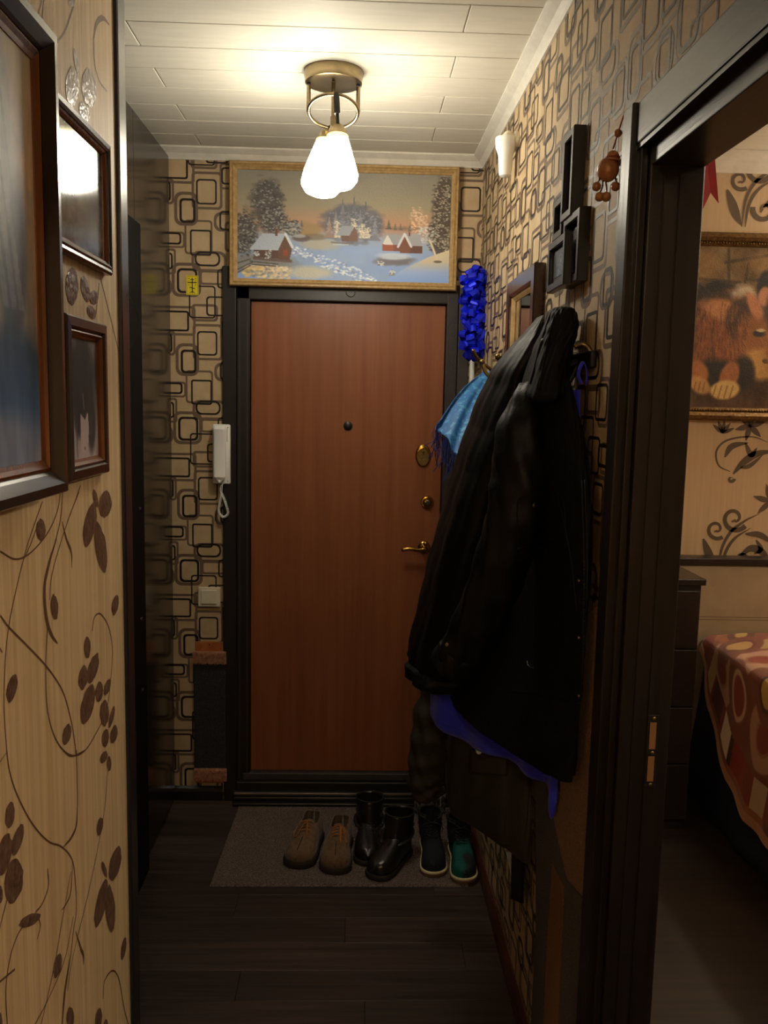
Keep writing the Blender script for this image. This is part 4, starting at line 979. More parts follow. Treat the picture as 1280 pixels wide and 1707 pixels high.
# ------------------------------------------------------------------ coat rack
zr = float(hit(988, 600, 0, XR)[2])
rk = thing('coat_rack', 'black wall coat rack with curved brass-toned hooks', 'coat rack', (XR, 2.42, zr - .06))
MB().box(XR - .014, XR - .001, 1.765, 3.12, zr - .018, zr + .018, .004).build('rail', 'iron_black', rk)
for i, y in enumerate((1.88, 2.14, 2.50, 2.82)):
    m = 'iron_black' if i == 0 else 'brass_dull'
    hk = MB().tube(smooth_path([(XR - .012, y, zr), (XR - .045, y, zr - .012), (XR - .07, y, zr + .005), (XR - .082, y, zr + .035)], 6), .0065, 8); hk.sphere((XR - .084, y, zr + .04), .010, 12, 8)
    hk.build('hook', m, rk, smooth='auto')
    lk = MB().tube(smooth_path([(XR - .012, y, zr - .01), (XR - .028, y, zr - .045), (XR - .045, y, zr - .045), (XR - .05, y, zr - .028)], 6), .005, 8); lk.sphere((XR - .05, y, zr - .024), .007, 10, 7)
    lk.build('hook', m, rk, smooth='auto')
MB().tube(smooth_path([hit(958, 578, 1, 1.80), hit(972, 574, 1, 1.80), hit(982, 582, 1, 1.795), hit(986, 600, 1, 1.79), (XR - .010, 1.79, zr)], 6), .0055, 8).build('hook', 'brass_dull', rk, smooth=True)
fh = [hit(*q, 1, 3.0 + .1 * t) for q, t in (((788, 582), 0), ((793, 594), .1), ((803, 605), .35), ((815, 613), .7), ((820, 620), 1.0))]
fh.append(np.array([XR - .012, 3.11, zr + .01]))
MB().tube(smooth_path(fh, 6), [.004] + [.0065] * 10 + [.0055] * 20, 8).build('hook', 'brass_dull', rk, smooth=True)

# ------------------------------------------------------------------ hanging clothes
from mathutils.bvhtree import BVHTree
XM = XR - .016


def drape_rings(rows, nz=110, n=120, fold=(.012, 9, 1.3), puff=(0.0, .1), seed=0, pexp=2.4, hem=0.012, lift=0.0):
    """rows: (z, xL, xR, yN, yF). A hanging garment as a closed skin with vertical folds and quilted puffs."""
    R = np.array(rows, float); s = np.linspace(0, 1, len(R)); tt = np.linspace(0, 1, nz)
    def sm(col):
        v = np.interp(tt, s, R[:, col]); k = np.ones(5) / 5; vp = np.pad(v, 2, mode='edge'); return np.convolve(vp, k, 'valid')
    Z, A, B, N_, F_ = [sm(i) for i in range(5)]; K_ = sm(5) if R.shape[1] > 5 else np.zeros(nz); Z = np.interp(tt, s, R[:, 0])
    r = np.random.default_rng(seed); ph = r.uniform(0, 6.28, 8); rings = []
    th = np.linspace(0, 2 * math.pi, n, endpoint=False)
    for i in range(nz):
        ct, st_ = np.cos(th), np.sin(th)
        ex = 2.0 / pexp
        cx_, cy_ = (A[i] + B[i]) / 2, (N_[i] + F_[i]) / 2; rx, ry = (B[i] - A[i]) / 2, (F_[i] - N_[i]) / 2
        amp = fold[0] * min(1.0, .25 + tt[i] * 1.1) * min(1, rx / .05)
        wob = amp * (np.sin(fold[1] * th + ph[0] + fold[2] * math.sin(3 * tt[i] + ph[1])) * .6 + np.sin((fold[1] * 1.7) * th + ph[2] - 2.2 * tt[i]) * .4 + .35 * np.sin(3 * th + 11 * tt[i] + ph[3]))
        if puff[0]:
            wob = wob + puff[0] * (abs(np.sin(math.pi * (Z[i] + .012 * np.sin(2 * th + ph[4])) / puff[1])) ** .7 - .6)
        wob = wob + .0016 * np.sin(17 * th + 13 * tt[i] + ph[5]) * np.sin(19 * tt[i] + 3 * th)
        if tt[i] > .985: wob = wob - hem * .5
        X = cx_ + (rx + wob) * np.sign(ct) * abs(ct) ** ex; Y = cy_ + (ry + wob) * np.sign(st_) * abs(st_) ** ex
        Y = Y - K_[i] * (X - cx_); X = np.minimum(X, XM)
        rings.append(np.stack([X, Y, np.full(n, Z[i]) + .008 * np.sin(2 * th + ph[6]) * tt[i] + lift * (.55 * (ct + 1) / 2 + .6 * np.clip((ct - .5) / .5, 0, 1) ** 2) * tt[i] ** 5], -1))
    return rings


def row(py, pl, d, xr, yn, yf):
    p = hit(pl, py, 1, d); return (p[2], p[0], xr, yn, yf)


def surf_of(mb):
    t = BVHTree.FromPolygons([Vector(v) for v in mb.v], mb.f)
    def f_(px, py, off=.002):
        d = CM.T @ np.array([(px - CX) / FPX, (py - CY) / FPX, 1.0]); d /= np.linalg.norm(d)
        loc, nor, i, dist = t.ray_cast(Vector(EYE), Vector(d))
        if loc is None: return None
        n_ = np.array(nor);
        if np.dot(n_, d) > 0: n_ = -n_
        return np.array(loc) + n_ * off, n_
    return f_


def sleeve(pts, rad, flat=.8, n=40, k=60, puff=.004, np_=13, seed=0):
    P = smooth_path(pts, 14); idx = np.linspace(0, len(P) - 1, k); C_ = [P[int(i)] + (P[min(int(i) + 1, len(P) - 1)] - P[int(i)]) * (i - int(i)) for i in idx]
    rs = np.interp(np.linspace(0, 1, k), np.linspace(0, 1, len(rad)), rad); r = np.random.default_rng(seed); ph = r.uniform(0, 6, 4); rings = []
    for i in range(k):
        t = C_[min(i + 1, k - 1)] - C_[max(i - 1, 0)]; t /= np.linalg.norm(t)
        u = np.cross(t, (0, 1.0, 0)); u /= np.linalg.norm(u); w = np.cross(t, u); ring = []
        for j in range(n):
            a_ = 2 * math.pi * j / n
            R_ = rs[i] * (1 + .05 * math.sin(3 * a_ + ph[0] + i * .09)) + puff * math.sin(2 * math.pi * np_ * i / k + 1.6 * math.sin(a_ + ph[1])) + .003 * math.sin(7 * a_ + i * .5 + ph[2])
            q = C_[i] + R_ * (math.cos(a_) * u + flat * math.sin(a_) * w); q[0] = min(q[0], XM); ring.append(q)
        rings.append(ring)
    return rings


def buttons(parent, sf, spots, m, r=.005, name='snap'):
    for px_, py_ in spots:
        h_ = sf(px_, py_, .0)
        if h_ is None: continue
        MB().lathe([(r, 0), (r, .0015), (r * .7, .003), (r * .3, .0032)], 14, tuple(h_[0]), tuple(h_[1])).build(name, m, parent, smooth='auto')


def seam(parent, sf, pix, r, m, name='seam', n=6):
    P = [sf(p[0], p[1], r * .5) for p in smooth_path([(a_, b_, 0) for a_, b_ in pix], n)]
    P = [p[0] for p in P if p is not None]
    if len(P) > 2: MB().tube(P, r, 6).build(name, m, parent, smooth=True)


# front coat: long black parka with a standing collar
XA = .452
ca = thing('black_parka', 'long black parka with stand-up collar and brass snaps, foremost on the rack', 'coat', (.40, 1.92, .93))
def rowA(py, pl, dL, xr, yR, ry):
    p = hit(pl, py, 1, dL); return (p[2], p[0], xr, (dL + yR) / 2 - ry, (dL + yR) / 2 + ry, (dL - yR) / (xr - p[0]))


bodyA = MB().loft(drape_rings([rowA(596, 896, 1.93, .436, 1.90, .05), rowA(640, 878, 1.96, .446, 1.84, .07), rowA(690, 866, 2.0, .456, 1.79, .08), rowA(740, 858, 2.04, .462, 1.75, .085), rowA(800, 850, 2.08, .466, 1.71, .09), rowA(880, 844, 2.12, .466, 1.695, .09), rowA(960, 832, 2.16, .466, 1.685, .09),
                               rowA(1050, 812, 2.22, .466, 1.68, .09), rowA(1100, 788, 2.25, .466, 1.68, .09), rowA(1140, 766, 2.28, .466, 1.69, .085), rowA(1168, 750, 2.30, .466, 1.70, .08), rowA(1172, 757, 2.29, .46, 1.72, .07)], fold=(.006, 5, 1.2), seed=3, pexp=2.2, lift=.07))
sA = surf_of(bodyA)
bodyA.build('body', 'coat_black_soft', ca, smooth=True)
clr = MB().loft(drape_rings([row(514, 922, 1.9, .456, 1.865, 1.93), row(517, 917, 1.9, .460, 1.85, 1.945), row(524, 914, 1.9, .464, 1.84, 1.955), row(540, 909, 1.91, .468, 1.832, 1.96), row(560, 901, 1.91, .468, 1.83, 1.97), row(580, 893, 1.92, .462, 1.83, 1.98), row(620, 880, 1.93, .452, 1.815, 2.0), row(665, 866, 1.95, .45, 1.79, 2.04)], nz=50, fold=(.004, 5, .6), seed=8, pexp=2.6))
sC = surf_of(clr)
clr.build('collar', 'coat_black_soft', ca, smooth=True)
slv = MB().loft(sleeve([hit(896, 650, 1, 1.93), hit(872, 730, 1, 1.9), hit(868, 820, 1, 1.89), hit(842, 925, 1, 1.9), hit(803, 1025, 1, 1.95), hit(764, 1100, 1, 2.0)], [.045, .062, .066, .060, .058, .056], .85, puff=.0016, np_=9, seed=2))
sS = surf_of(slv); both = MB(); both.add(bodyA.v, bodyA.f); both.add(slv.v, slv.f); sAB = surf_of(both); slv.build('sleeve', 'coat_black', ca, smooth=True)
cuff = MB().loft(sleeve([hit(772, 1086, 1, 1.995), hit(760, 1108, 1, 2.005), hit(755, 1117, 1, 2.01)], [.061, .063, .058], .85, k=14, puff=0, seed=2)).build('cuff', 'coat_black', ca, smooth=True)
buttons(ca, sAB, [(891, 843)], 'brass_dull', .0065); buttons(ca, sAB, [(965, 968), (965, 1063), (965, 1160)], 'brass_dull', .0038)
buttons(ca, sAB, [(745, 1075)], 'brass_dull', .005)
seam(ca, sAB, [(862, 915), (890, 908), (920, 905), (945, 908)], .0022, 'coat_black', 'pocket_flap')
seam(ca, sAB, [(866, 917), (862, 840), (880, 828), (935, 826), (944, 905)], .0014, 'coat_black', 'pocket_seam')
seam(ca, sAB, [(905, 760), (930, 830), (950, 920), (962, 1020)], .0014, 'coat_black'); seam(ca, sA, [(845, 1150), (880, 1155), (930, 1165), (975, 1175)], .0014, 'coat_black')
for off in (0, 1):
    seam(ca, sA, [(970 + off * 5, 800), (974 + off * 5, 950), (972 + off * 5, 1100), (966 + off * 5, 1240)], .0012, 'iron_black', 'zip_tape')
seam(ca, sC, [(918, 522), (905, 560), (894, 600), (884, 640)], .0016, 'coat_black'); seam(ca, sC, [(925, 524), (915, 560), (905, 610), (898, 650)], .0012, 'coat_black')
seam(ca, sAB, [(879, 1102), (880, 1108), (884, 1112), (889, 1113)], .0012, 'steel', 'ring_pull')
zt_n = MB()
for i in range(46):
    h_ = sA(974, 930 + i * 6.2, .0012)
    if h_ is not None: zt_n.box(h_[0][0] - .002, h_[0][0] + .002, h_[0][1] - .0012, h_[0][1] + .0012, h_[0][2] - .0011, h_[0][2] + .0011)
if zt_n.v:
    zo = zt_n.build('zip_teeth', 'steel', ca); zo['kind'] = 'stuff'

# second coat: quilted black jacket with a ribbed hem
cb = thing('quilted_jacket', 'black quilted jacket with a turned-up hem behind the parka', 'coat', (.33, 2.28, .93))
bB = MB().loft(drape_rings([row(528, 900, 2.13, .440, 2.09, 2.17), row(545, 884, 2.14, .445, 2.07, 2.21), row(570, 860, 2.17, .45, 2.06, 2.26), row(620, 820, 2.22, .45, 2.06, 2.34), row(680, 794, 2.26, .45, 2.08, 2.40), row(750, 768, 2.29, .45, 2.1, 2.44), row(830, 746, 2.31, .45, 2.12, 2.47), row(920, 722, 2.33, .45, 2.15, 2.5),
                            row(1000, 706, 2.35, .45, 2.20, 2.52), row(1070, 690, 2.36, .42, 2.24, 2.52), row(1112, 682, 2.37, .40, 2.26, 2.52)], fold=(.007, 5, 1.0), puff=(.0035, .11), seed=5, pexp=2.3))
bB.build('body', 'coat_black', cb, smooth=True)
zq = hit(682, 1112, 1, 2.37)
MB().loft(drape_rings([(zq[2] + .004, zq[0] + .006, .40, 2.27, 2.51), (zq[2] - .004, zq[0] - .006, .405, 2.255, 2.525), (zq[2] - .03, zq[0] - .006, .405, 2.255, 2.525), (zq[2] - .042, zq[0] + .006, .40, 2.27, 2.51)], nz=14, fold=(.008, 7, .2), seed=5, pexp=2.3)).build('hem_band', 'coat_black', cb, smooth=True)

# long olive-black coat underneath
cc = thing('long_padded_coat', 'long dark olive padded coat with a flap pocket, lowest hem on the rack', 'coat', (.40, 2.4, .5))
zh = hit(880, 1424, 1, 2.14)[2]
bC = MB().loft(drape_rings([(1.74, .44, .466, 2.46, 2.54, 0), (1.62, .43, .467, 2.42, 2.62, 0), (1.30, .425, .467, 2.40, 2.64, 0), (1.04, .42, .467, 2.36, 2.62, 0), (.98, .40, .467, 2.30, 2.56, 1.0), rowA(1160, 772, 2.34, .467, 2.15, .05), rowA(1230, 754, 2.35, .467, 2.125, .055), rowA(1285, 746, 2.36, .467, 2.115, .06),
                            rowA(1325, 745, 2.36, .467, 2.115, .06), rowA(1347, 748, 2.355, .467, 2.12, .055), rowA(1352, 754, 2.35, .46, 2.13, .05)], fold=(.008, 6, 1.2), seed=9, pexp=2.3, lift=-.02))
sO = surf_of(bC)
bC.build('body', 'coat_olive', cc, smooth=True)
slC = MB().loft(sleeve([hit(738, 1130, 1, 2.6), hit(722, 1190, 1, 2.6), hit(714, 1250, 1, 2.6), hit(708, 1300, 1, 2.6), hit(716, 1328, 1, 2.6)], [.05, .056, .058, .054, .046], .9, puff=.0035, np_=6, seed=6)); slC.build('sleeve', 'coat_olive', cc, smooth=True)
V = []; ok = True
for v in np.linspace(0, 1, 10):
    for u in np.linspace(0, 1, 12):
        h_ = sO(786 + u * 62 - v * 2, 1250 + v * 38 + u * 5, .004)
        V.append(h_[0] if h_ is not None else None); ok = ok and h_ is not None
if ok:
    mb = MB().add(V, [(j * 12 + i, j * 12 + i + 1, (j + 1) * 12 + i + 1, (j + 1) * 12 + i) for j in range(9) for i in range(11)])
    pk = mb.build('pocket', 'coat_olive', cc, smooth=True)
    md = pk.modifiers.new('thick', 'SOLIDIFY'); md.thickness = .004; md.offset = 0
h_ = sO(801, 1250, .006)
if h_ is not None:
    MB().lathe([(.011, 0), (.011, .002), (.009, .003), (.002, .0032)], 18, tuple(h_[0]), tuple(h_[1])).build('badge', 'white_plastic', cc, smooth='auto')
for yv in (1264, 1275, 1287): seam(cc, sO, [(788, yv), (815, yv + 3), (842, yv + 5)], .0012, 'coat_black', 'pocket_seam')
seam(cc, sO, [(816, 1250), (817, 1285)], .0012, 'coat_black', 'pocket_seam'); seam(cc, sO, [(760, 1370), (800, 1395), (840, 1405), (890, 1405)], .0014, 'coat_olive', 'hem_seam')

# blue robe
cbz = thing('blue_robe', 'bright royal blue robe with its hem showing under the black coats', 'robe', (.44, 1.95, .8))
plan_top = [(.452, 2.10), (.455, 2.02), (.46, 1.94), (.462, 1.86), (.464, 1.80)]
hem_px = [hit(px_, py_, 1, y_) for px_, py_, y_ in ((713, 1192, 2.42), (745, 1222, 2.33), (790, 1247, 2.21), (840, 1264, 2.09), (880, 1290, 1.99), (908, 1308, 1.93), (934, 1366, 1.885), (946, 1335, 1.86))]
plan_low = [(min(float(p[0]), XM), float(p[1])) for p in hem_px]
pt = np.array(smooth_path([(a_, b_, 0) for a_, b_ in plan_top], 15))[:, :2]; pL = np.array(smooth_path([(a_, b_, 0) for a_, b_ in plan_low], 15))[:, :2]
ns = 80; us = np.linspace(0, 1, ns)
rs_ = lambda P: np.stack([np.interp(us, np.linspace(0, 1, len(P)), P[:, i]) for i in (0, 1)], -1)
pt, pL = rs_(pt), rs_(pL); G = []
zs = list(np.linspace(1.735, 1.08, 22)) + list(np.linspace(1.05, .93, 8)) + list(np.linspace(0.92, 0, 12))
for i, z in enumerate(zs):
    if z >= 1.06: m_ = 0.0
    elif i < 30: m_ = min(1, (1.06 - z) / .13)
    else: m_ = 1.0
    m_ = m_ * m_ * (3 - 2 * m_); narrow = min(1, .25 + (1.735 - z) * 4.5) if i < 22 else 1
    P_ = pt * (1 - m_) + pL * m_
    if m_ == 0: P_ = np.stack([P_[:, 0], 1.82 + (P_[:, 1] - 1.82) * narrow], -1)
    hemz = np.interp(us, np.linspace(0, 1, len(hem_px)), [float(p[2]) for p in hem_px])
    zz = np.full(ns, z) if i < 30 else .93 + (hemz - .93) * ((i - 29) / 12)
    wav = .006 * np.sin(us * 26 + i * .05) * (0.3 + m_)
    G.append(np.stack([np.minimum(P_[:, 0] + wav, XM), P_[:, 1] + wav * .6, zz], -1))
mb = MB().loft(G, closed=False, caps=False); rb = mb.build('body', 'cloth_blue', cbz, smooth=True)
md = rb.modifiers.new('thick', 'SOLIDIFY'); md.thickness = .003; md.offset = 0
MB().tube([G[-3][i] + (0, -.002, .0) for i in range(0, ns, 2)], .0018, 5).build('hem_seam', 'cloth_blue', cbz, smooth=True)
lpz = [hit(968, 640, 1, 1.80), hit(964, 622, 1, 1.79), hit(972, 604, 1, 1.785), hit(978, 620, 1, 1.80), hit(977, 642, 1, 1.80)]
MB().tube(smooth_path(lpz, 6), .004, 8, flat=.4).build('hanging_loop', 'cloth_blue', cbz, smooth=True)

# cyan scarf with fringe
sf_ = thing('fringed_scarf', 'turquoise patterned scarf with dark blue fringe over the far hook', 'scarf', (.36, 2.8, 1.6))
apex = hit(816, 619, 1, 2.98); hemp = [hit(733, 700, 1, 2.80), hit(728, 714, 1, 2.78), hit(745, 732, 1, 2.74), hit(760, 756, 1, 2.70), hit(790, 762, 1, 2.66), hit(815, 758, 1, 2.72)]
hp_ = np.array(smooth_path(hemp, 12)); G = []
for t in np.linspace(0.0, 1, 36):
    rg = []
    for i, h_ in enumerate(hp_):
        u = i / (len(hp_) - 1); base = apex + (0.0, .0, 0) + np.array([-.012 + .03 * u, -.02 * u, .004 - .012 * u])
        p = base * (1 - t) + h_ * t; bul = math.sin(math.pi * min(1, t * 1.05)) * .022
        p = p + np.array([-bul * .6, -bul, bul * .5]) + .009 * math.sin(u * 17 + 1) * t * np.array([.3, -1, .2]); rg.append(p)
    G.append(rg)
so = MB().loft(G, closed=False, caps=False).build('cloth', 'scarf_cyan', sf_, smooth=True); md = so.modifiers.new('thick', 'SOLIDIFY'); md.thickness = .002
r = np.random.default_rng(4); fm_ = MB()
for i in range(70):
    u = r.uniform(0.08, .95); h_ = hp_[int(u * (len(hp_) - 1))] + r.normal(0, .002, 3); L2 = r.uniform(.05, .11)
    fm_.tube(smooth_path([h_, h_ + (r.normal(0, .006), r.normal(0, .004), -L2 * .5), h_ + (r.normal(0, .014), r.normal(0, .01), -L2)], 4), .0014, 4)
fo = fm_.build('fringe', 'scarf_fringe', sf_); fo['kind'] = 'stuff'

# strap and slat below the coats
a0, a1, a2, a3 = [hit(*q, 0, XR - .03) for q in ((853, 1405), (871, 1405), (869, 1506), (851, 1498))]
mb = MB().prism([(p[1], p[2]) for p in (a0, a1, a2, a3)], lambda u, v, k: (XR - .03 + k * .006, u, v))
tag(mb.build('black_strap', 'coat_black'), 'black flat strap end hanging under the long olive coat', 'strap')
a0, a1, a2 = [hit(*q, 0, XR - .004) for q in ((843, 1420), (852, 1420), (853, 1466))]
mb = MB().prism([(p[1], p[2]) for p in (a0, a1, a2)], lambda u, v, k: (XR - .004 + k * .0025, u, v))
tag(mb.build('white_paper_strip', 'white_plastic'), 'small white paper sliver on the wall behind the black strap', 'paper')

# ------------------------------------------------------------------ blue foil bows
bz = [hit(790, y, 1, 3.40) for y in (470, 500, 530, 558, 578)]
bx_c = float(np.mean([p[0] for p in bz]))
bw = thing('gift_bow_garland', 'string of shiny blue foil gift bows in the corner', 'garland', (bx_c, 3.40, float(bz[-1][2]) - .05))
lpv = []; LW = .0155; nseg = 12; LL = .060
for i in range(nseg + 1):
    t = i / nseg; an = math.pi * 2 * t; x = LL * (1 - math.cos(an)) / 2; y = .019 * math.sin(an) * (0.5 + .5 * (1 - math.cos(an)) / 2)
    lpv += [(x, y, -LW), (x, y, LW)]
me = bpy.data.meshes.new('bow_loop'); me.from_pydata(lpv, [], [(2 * i, 2 * i + 1, 2 * i + 3, 2 * i + 2) for i in range(nseg)]); me.materials.append(MATS['foil_blue'])
r = np.random.default_rng(12); k = 0
for p in bz:
    cpos = np.array([p[0] + r.normal(0, .004), 3.40, p[2]])
    for ring_, cnt in ((0.15, 8), (.7, 6), (1.15, 3)):
        for j in range(cnt):
            az = 2 * math.pi * (j + r.uniform(-.3, .3)) / cnt
            o = bpy.data.objects.new('bow_loop', me); COL.objects.link(o); o.parent = bw
            dirv = Vector((math.cos(az) * math.cos(ring_), -math.sin(ring_) * .9 - .05, math.sin(az) * math.cos(ring_)))
            q = Vector((1, 0, 0)).rotation_difference(dirv) @ Matrix.Rotation(r.uniform(0, 6.28), 3, 'X').to_quaternion()
            o.rotation_mode = 'QUATERNION'; o.rotation_quaternion = q; o.location = cpos - ORG[bw.name]; s_ = r.uniform(.85, 1.1); o.scale = (s_, s_, s_)
MB().tube([(bx_c, 3.40, bz[0][2] + .06), (bx_c, 3.40, bz[-1][2] - .02)], .002, 6).build('string', 'scarf_fringe', bw)
MB().tube([(bx_c, 3.40, bz[0][2] + .058), (pp[0], D - .014, bz[0][2] + .075)], .002, 6).build('string', 'scarf_fringe', bw)

# ------------------------------------------------------------------ door mat
mt = thing('door_mat', 'grey-brown ribbed fibre door mat under the shoes', 'mat', (-.02, 3.18, 0))
mc = [hit(*q, 2, 0.0) for q in ((398, 1343), (350, 1475))]
mx0a, mx0b = mc[0][0], mc[1][0]; my1, my0 = 3.470, mc[1][1] - .01
r = np.random.default_rng(2); nx_, ny_ = 190, 120; U, Vv = np.meshgrid(np.linspace(0, 1, nx_), np.linspace(0, 1, ny_))
X = mx0b + (mx0a - mx0b) * Vv + U * .915; X = np.minimum(X, XR - .018); Y = my0 + (my1 - my0) * Vv; Z = .008 + .0025 * r.random((ny_, nx_)) + .0012 * np.sin(Y * 420)
Y[0] -= .004 * r.random(nx_); Z[0] = .001; Z[-1] = .001; Z[:, 0] = .001; Z[:, -1] = .001
idx = np.arange(nx_ * ny_).reshape(ny_, nx_); mb = MB(); mb.v = [tuple(q) for q in np.stack([X, Y, Z], -1).reshape(-1, 3)]
mb.f = [tuple(int(w) for w in q) for q in np.stack([idx[:-1, :-1], idx[:-1, 1:], idx[1:, 1:], idx[1:, :-1]], -1).reshape(-1, 4)]
mb.build('pile', 'mat_fibre', mt, fixn=False)
MZ = .0105


# ------------------------------------------------------------------ shoes
def make_shoe(name, label, toe, ang, L, wid, kind, mu, ms, group=None, twist=0):
    """toe: (x, y) of the toe tip on the mat; ang: heading of the toe, degrees from -y towards -x; local y runs heel 0 -> toe L"""
    a_ = math.radians(ang); dv = np.array([-math.sin(a_), -math.cos(a_)]); sv = np.array([-dv[1], dv[0]]); heel = np.array(toe) - dv * L
    T = lambda x, y, z: (heel[0] + dv[0] * y + sv[0] * x, heel[1] + dv[1] * y + sv[1] * x, MZ + z)
    t = thing(name, label, 'boot' if kind != 'low' else 'shoe', T(0, L / 2, 0), group)
    S = [0, .015, .05, .12, .22, .34, .46, .58, .70, .80, .88, .94, .98, 1.0]
    Wd = [.10, .38, .62, .76, .78, .76, .80, .90, .98, 1.0, .95, .80, .52, .12]
    if kind == 'low': Hh = [.074, .078, .082, .080, .074, .076, .080, .072, .060, .052, .046, .040, .032, .02]
    else: Hh = [.070, .080, .088, .094, .100, .100, .090, .076, .064, .056, .049, .042, .033, .02]
    sm_s = np.concatenate([np.linspace(0, .86, 44), .86 + .14 * np.sin(np.linspace(.08, 1, 22) * math.pi / 2)])
    W = lambda s: (np.interp(s, S, Wd) if s < .8 else math.sqrt(max(.004, 1 - ((s - .8) / .2) ** 2.3))) * wid / 2
    Hf = lambda s: np.interp(s, S, Hh)
    sh = .020 if kind != 'low' else .024
    bend = lambda s: .006 * math.sin(math.pi * s) * (1 if twist >= 0 else -1)
    # sole
    for nm, z0, z1, ex, m in (('sole', 0, sh * (.55 if ms == 'sole_cream' else 1), .003, 'sole_gum' if ms == 'sole_cream' else ms), ('midsole', sh * .55, sh, .0035, ms)):
        if nm == 'midsole' and ms != 'sole_cream': continue
        ol = [(W(s) + ex + bend(s), s * L) for s in sm_s] + [(-(W(s) + ex) + bend(s), s * L) for s in sm_s[::-1]]
        mb_ = MB(); n = len(ol)
        rings = [[T(x * (1 - .03 * (k_ in (0, 3))), L / 2 + (y - L / 2) * (1 + ex / L) * (1 - .02 * (k_ in (0, 3))), z) for x, y in ol] for k_, z in enumerate((z0, z0 + (z1 - z0) * .25, z0 + (z1 - z0) * .8, z1))]
        mb_.loft(rings).build(nm, m, t, smooth='auto')
    # upper
    rings = []; NA = 13
    for s in sm_s:
        w, h = float(W(s)), float(Hf(s)); op = 0.0
        if kind == 'low' and s < .40: op = min(1, (.40 - s) / .05) * min(1, s / .02 + .2)
        amax = math.pi / 2 - op * math.radians(38); rr = []
        for i in range(NA):
            an = amax * i / (NA - 1); rr.append((w * math.cos(an) ** .62 if an < math.pi / 2 - 1e-6 else 0.0, h * math.sin(an) ** .8))
        # keep the rim height where the shoe is open
        if op > 0:
            f_ = h / max(rr[-1][1], 1e-6); rr = [(x, z * (1 + (f_ - 1) * op)) for x, z in rr]
        ys_ = s * L * .965 + .018 * L
        ring = [T(x * .97 + bend(s), ys_, sh - .002 + z) for x, z in rr] + [T(-x * .97 + bend(s), ys_, sh - .002 + z) for x, z in rr[::-1]]
        rings.append(ring)
    up = MB()
    if kind == 'low':
        n = NA * 2; V = [q for rg in rings for q in rg]; F = []
        for i in range(len(rings) - 1):
            for j in range(n - 1):
                if j == NA - 1 and sm_s[i] < .385: continue
                F.append((i * n + j, i * n + j + 1, (i + 1) * n + j + 1, (i + 1) * n + j))
        up.add(V, F)
    else: up.loft(rings, closed=False, caps=False)
    uo = up.build('upper', mu, t, smooth=True)
    md_ = uo.modifiers.new('thick', 'SOLIDIFY'); md_.thickness = .003; md_.offset = -1
    if kind == 'low':
        ol = [(W(s) * .86 + bend(s), s * L) for s in np.linspace(.02, .6, 24)] + [(-W(s) * .86 + bend(s), s * L) for s in np.linspace(.6, .02, 24)]
        mb_ = MB(); mb_.add([T(x, y, sh + .006) for x, y in ol], [tuple(range(len(ol)))]); mb_.build('insole', 'shoe_inside', t)
        ton = MB(); V = []
        for i, s in enumerate(np.linspace(.34, .54, 8)):
            for x in np.linspace(-.018, .018, 6): V.append(T(x + bend(s), s * L, sh + Hf(s) * .98 + .008 - .028 * max(0, s - .36) * 3 - .02 * (abs(x) / .018) ** 2 * .3))
        ton.add(V, [(i * 6 + j, i * 6 + j + 1, (i + 1) * 6 + j + 1, (i + 1) * 6 + j) for i in range(7) for j in range(5)]); ton.build('tongue', mu, t, smooth=True)
        lc_ = MB()
        for k_, s in enumerate((.42, .48, .54, .60)):
            z = sh + Hf(s) + .003
            lc_.tube(smooth_path([T(-.022 + bend(s), s * L + .004, z - .010), T(-.010 + bend(s), s * L + .002, z + .001), T(.010 + bend(s), s * L - .002, z + .001), T(.022 + bend(s), s * L - .004, z - .010)], 4), .0022, 6)
        z = sh + Hf(.42) + .006
        for sd in ((-1, .60) if twist >= 0 else (1, .66), (1, .22) if twist >= 0 else (.5, .3)):
            ex_ = sd[0] * .032 * (1 if sd[1] > .4 else .5)
            lp_ = smooth_path([T(0, .42 * L, z), T(ex_ * .6, .52 * L, z + .004), T(ex_, .66 * L, sh + Hf(.66) * .8 + .012), T(ex_ * .8 + .006, .70 * L, sh + Hf(.7) * .8 + .010), T(ex_ * .35 + .006, .56 * L, z + .001), T(0.004, .43 * L, z)], 6); lc_.tube(lp_, .0022, 6)
        lc_.build('laces', 'lace_orange', t, smooth=True)
        s_ = MB().tube(smooth_path([T(bend(.72), .70 * L, sh + Hf(.70) + .0015), T(bend(.8), .80 * L, sh + Hf(.80) + .0015), T(bend(.93), .93 * L, sh + Hf(.93) + .0015)], 5), .0014, 5); s_.build('toe_seam', 'sole_dark', t, smooth=True)
    else:
        top_h = .158 if kind == 'stud' else .135; rx0, ry0 = (.054, .062) if kind == 'stud' else (.047, .060); yc0 = .26 * L; rings = []
        for z, k_ in zip(np.linspace(.05, top_h, 16), np.linspace(0, 1, 16)):
            rings.append([T((rx0 * (.86 + .14 * k_)) * math.cos(q), yc0 - .006 * k_ + (ry0 * (.95 + .05 * k_)) * math.sin(q) + (.012 * (1 - k_) * max(0, math.sin(q))), sh + z + .006 * math.sin(q) * k_ + .0015 * math.sin(9 * k_ + 2 * q)) for q in np.linspace(0, 2 * math.pi, 36, endpoint=False)])
        so_ = MB().loft(rings, caps=False).build('shaft', mu if kind == 'stud' else 'boot_navy', t, smooth=True); md_ = so_.modifiers.new('thick', 'SOLIDIFY'); md_.thickness = .004; md_.offset = -1
        MB().tube([np.array(q) for q in rings[-1]], .0028, 6, closed=True).build('rim', 'sole_dark' if kind == 'stud' else 'boot_navy', t, smooth=True)
        mb_ = MB(); mb_.add([tuple(np.array(q) + (0, 0, -.05)) for q in rings[-1]], [tuple(range(36))]); mb_.build('lining', 'shoe_inside', t)
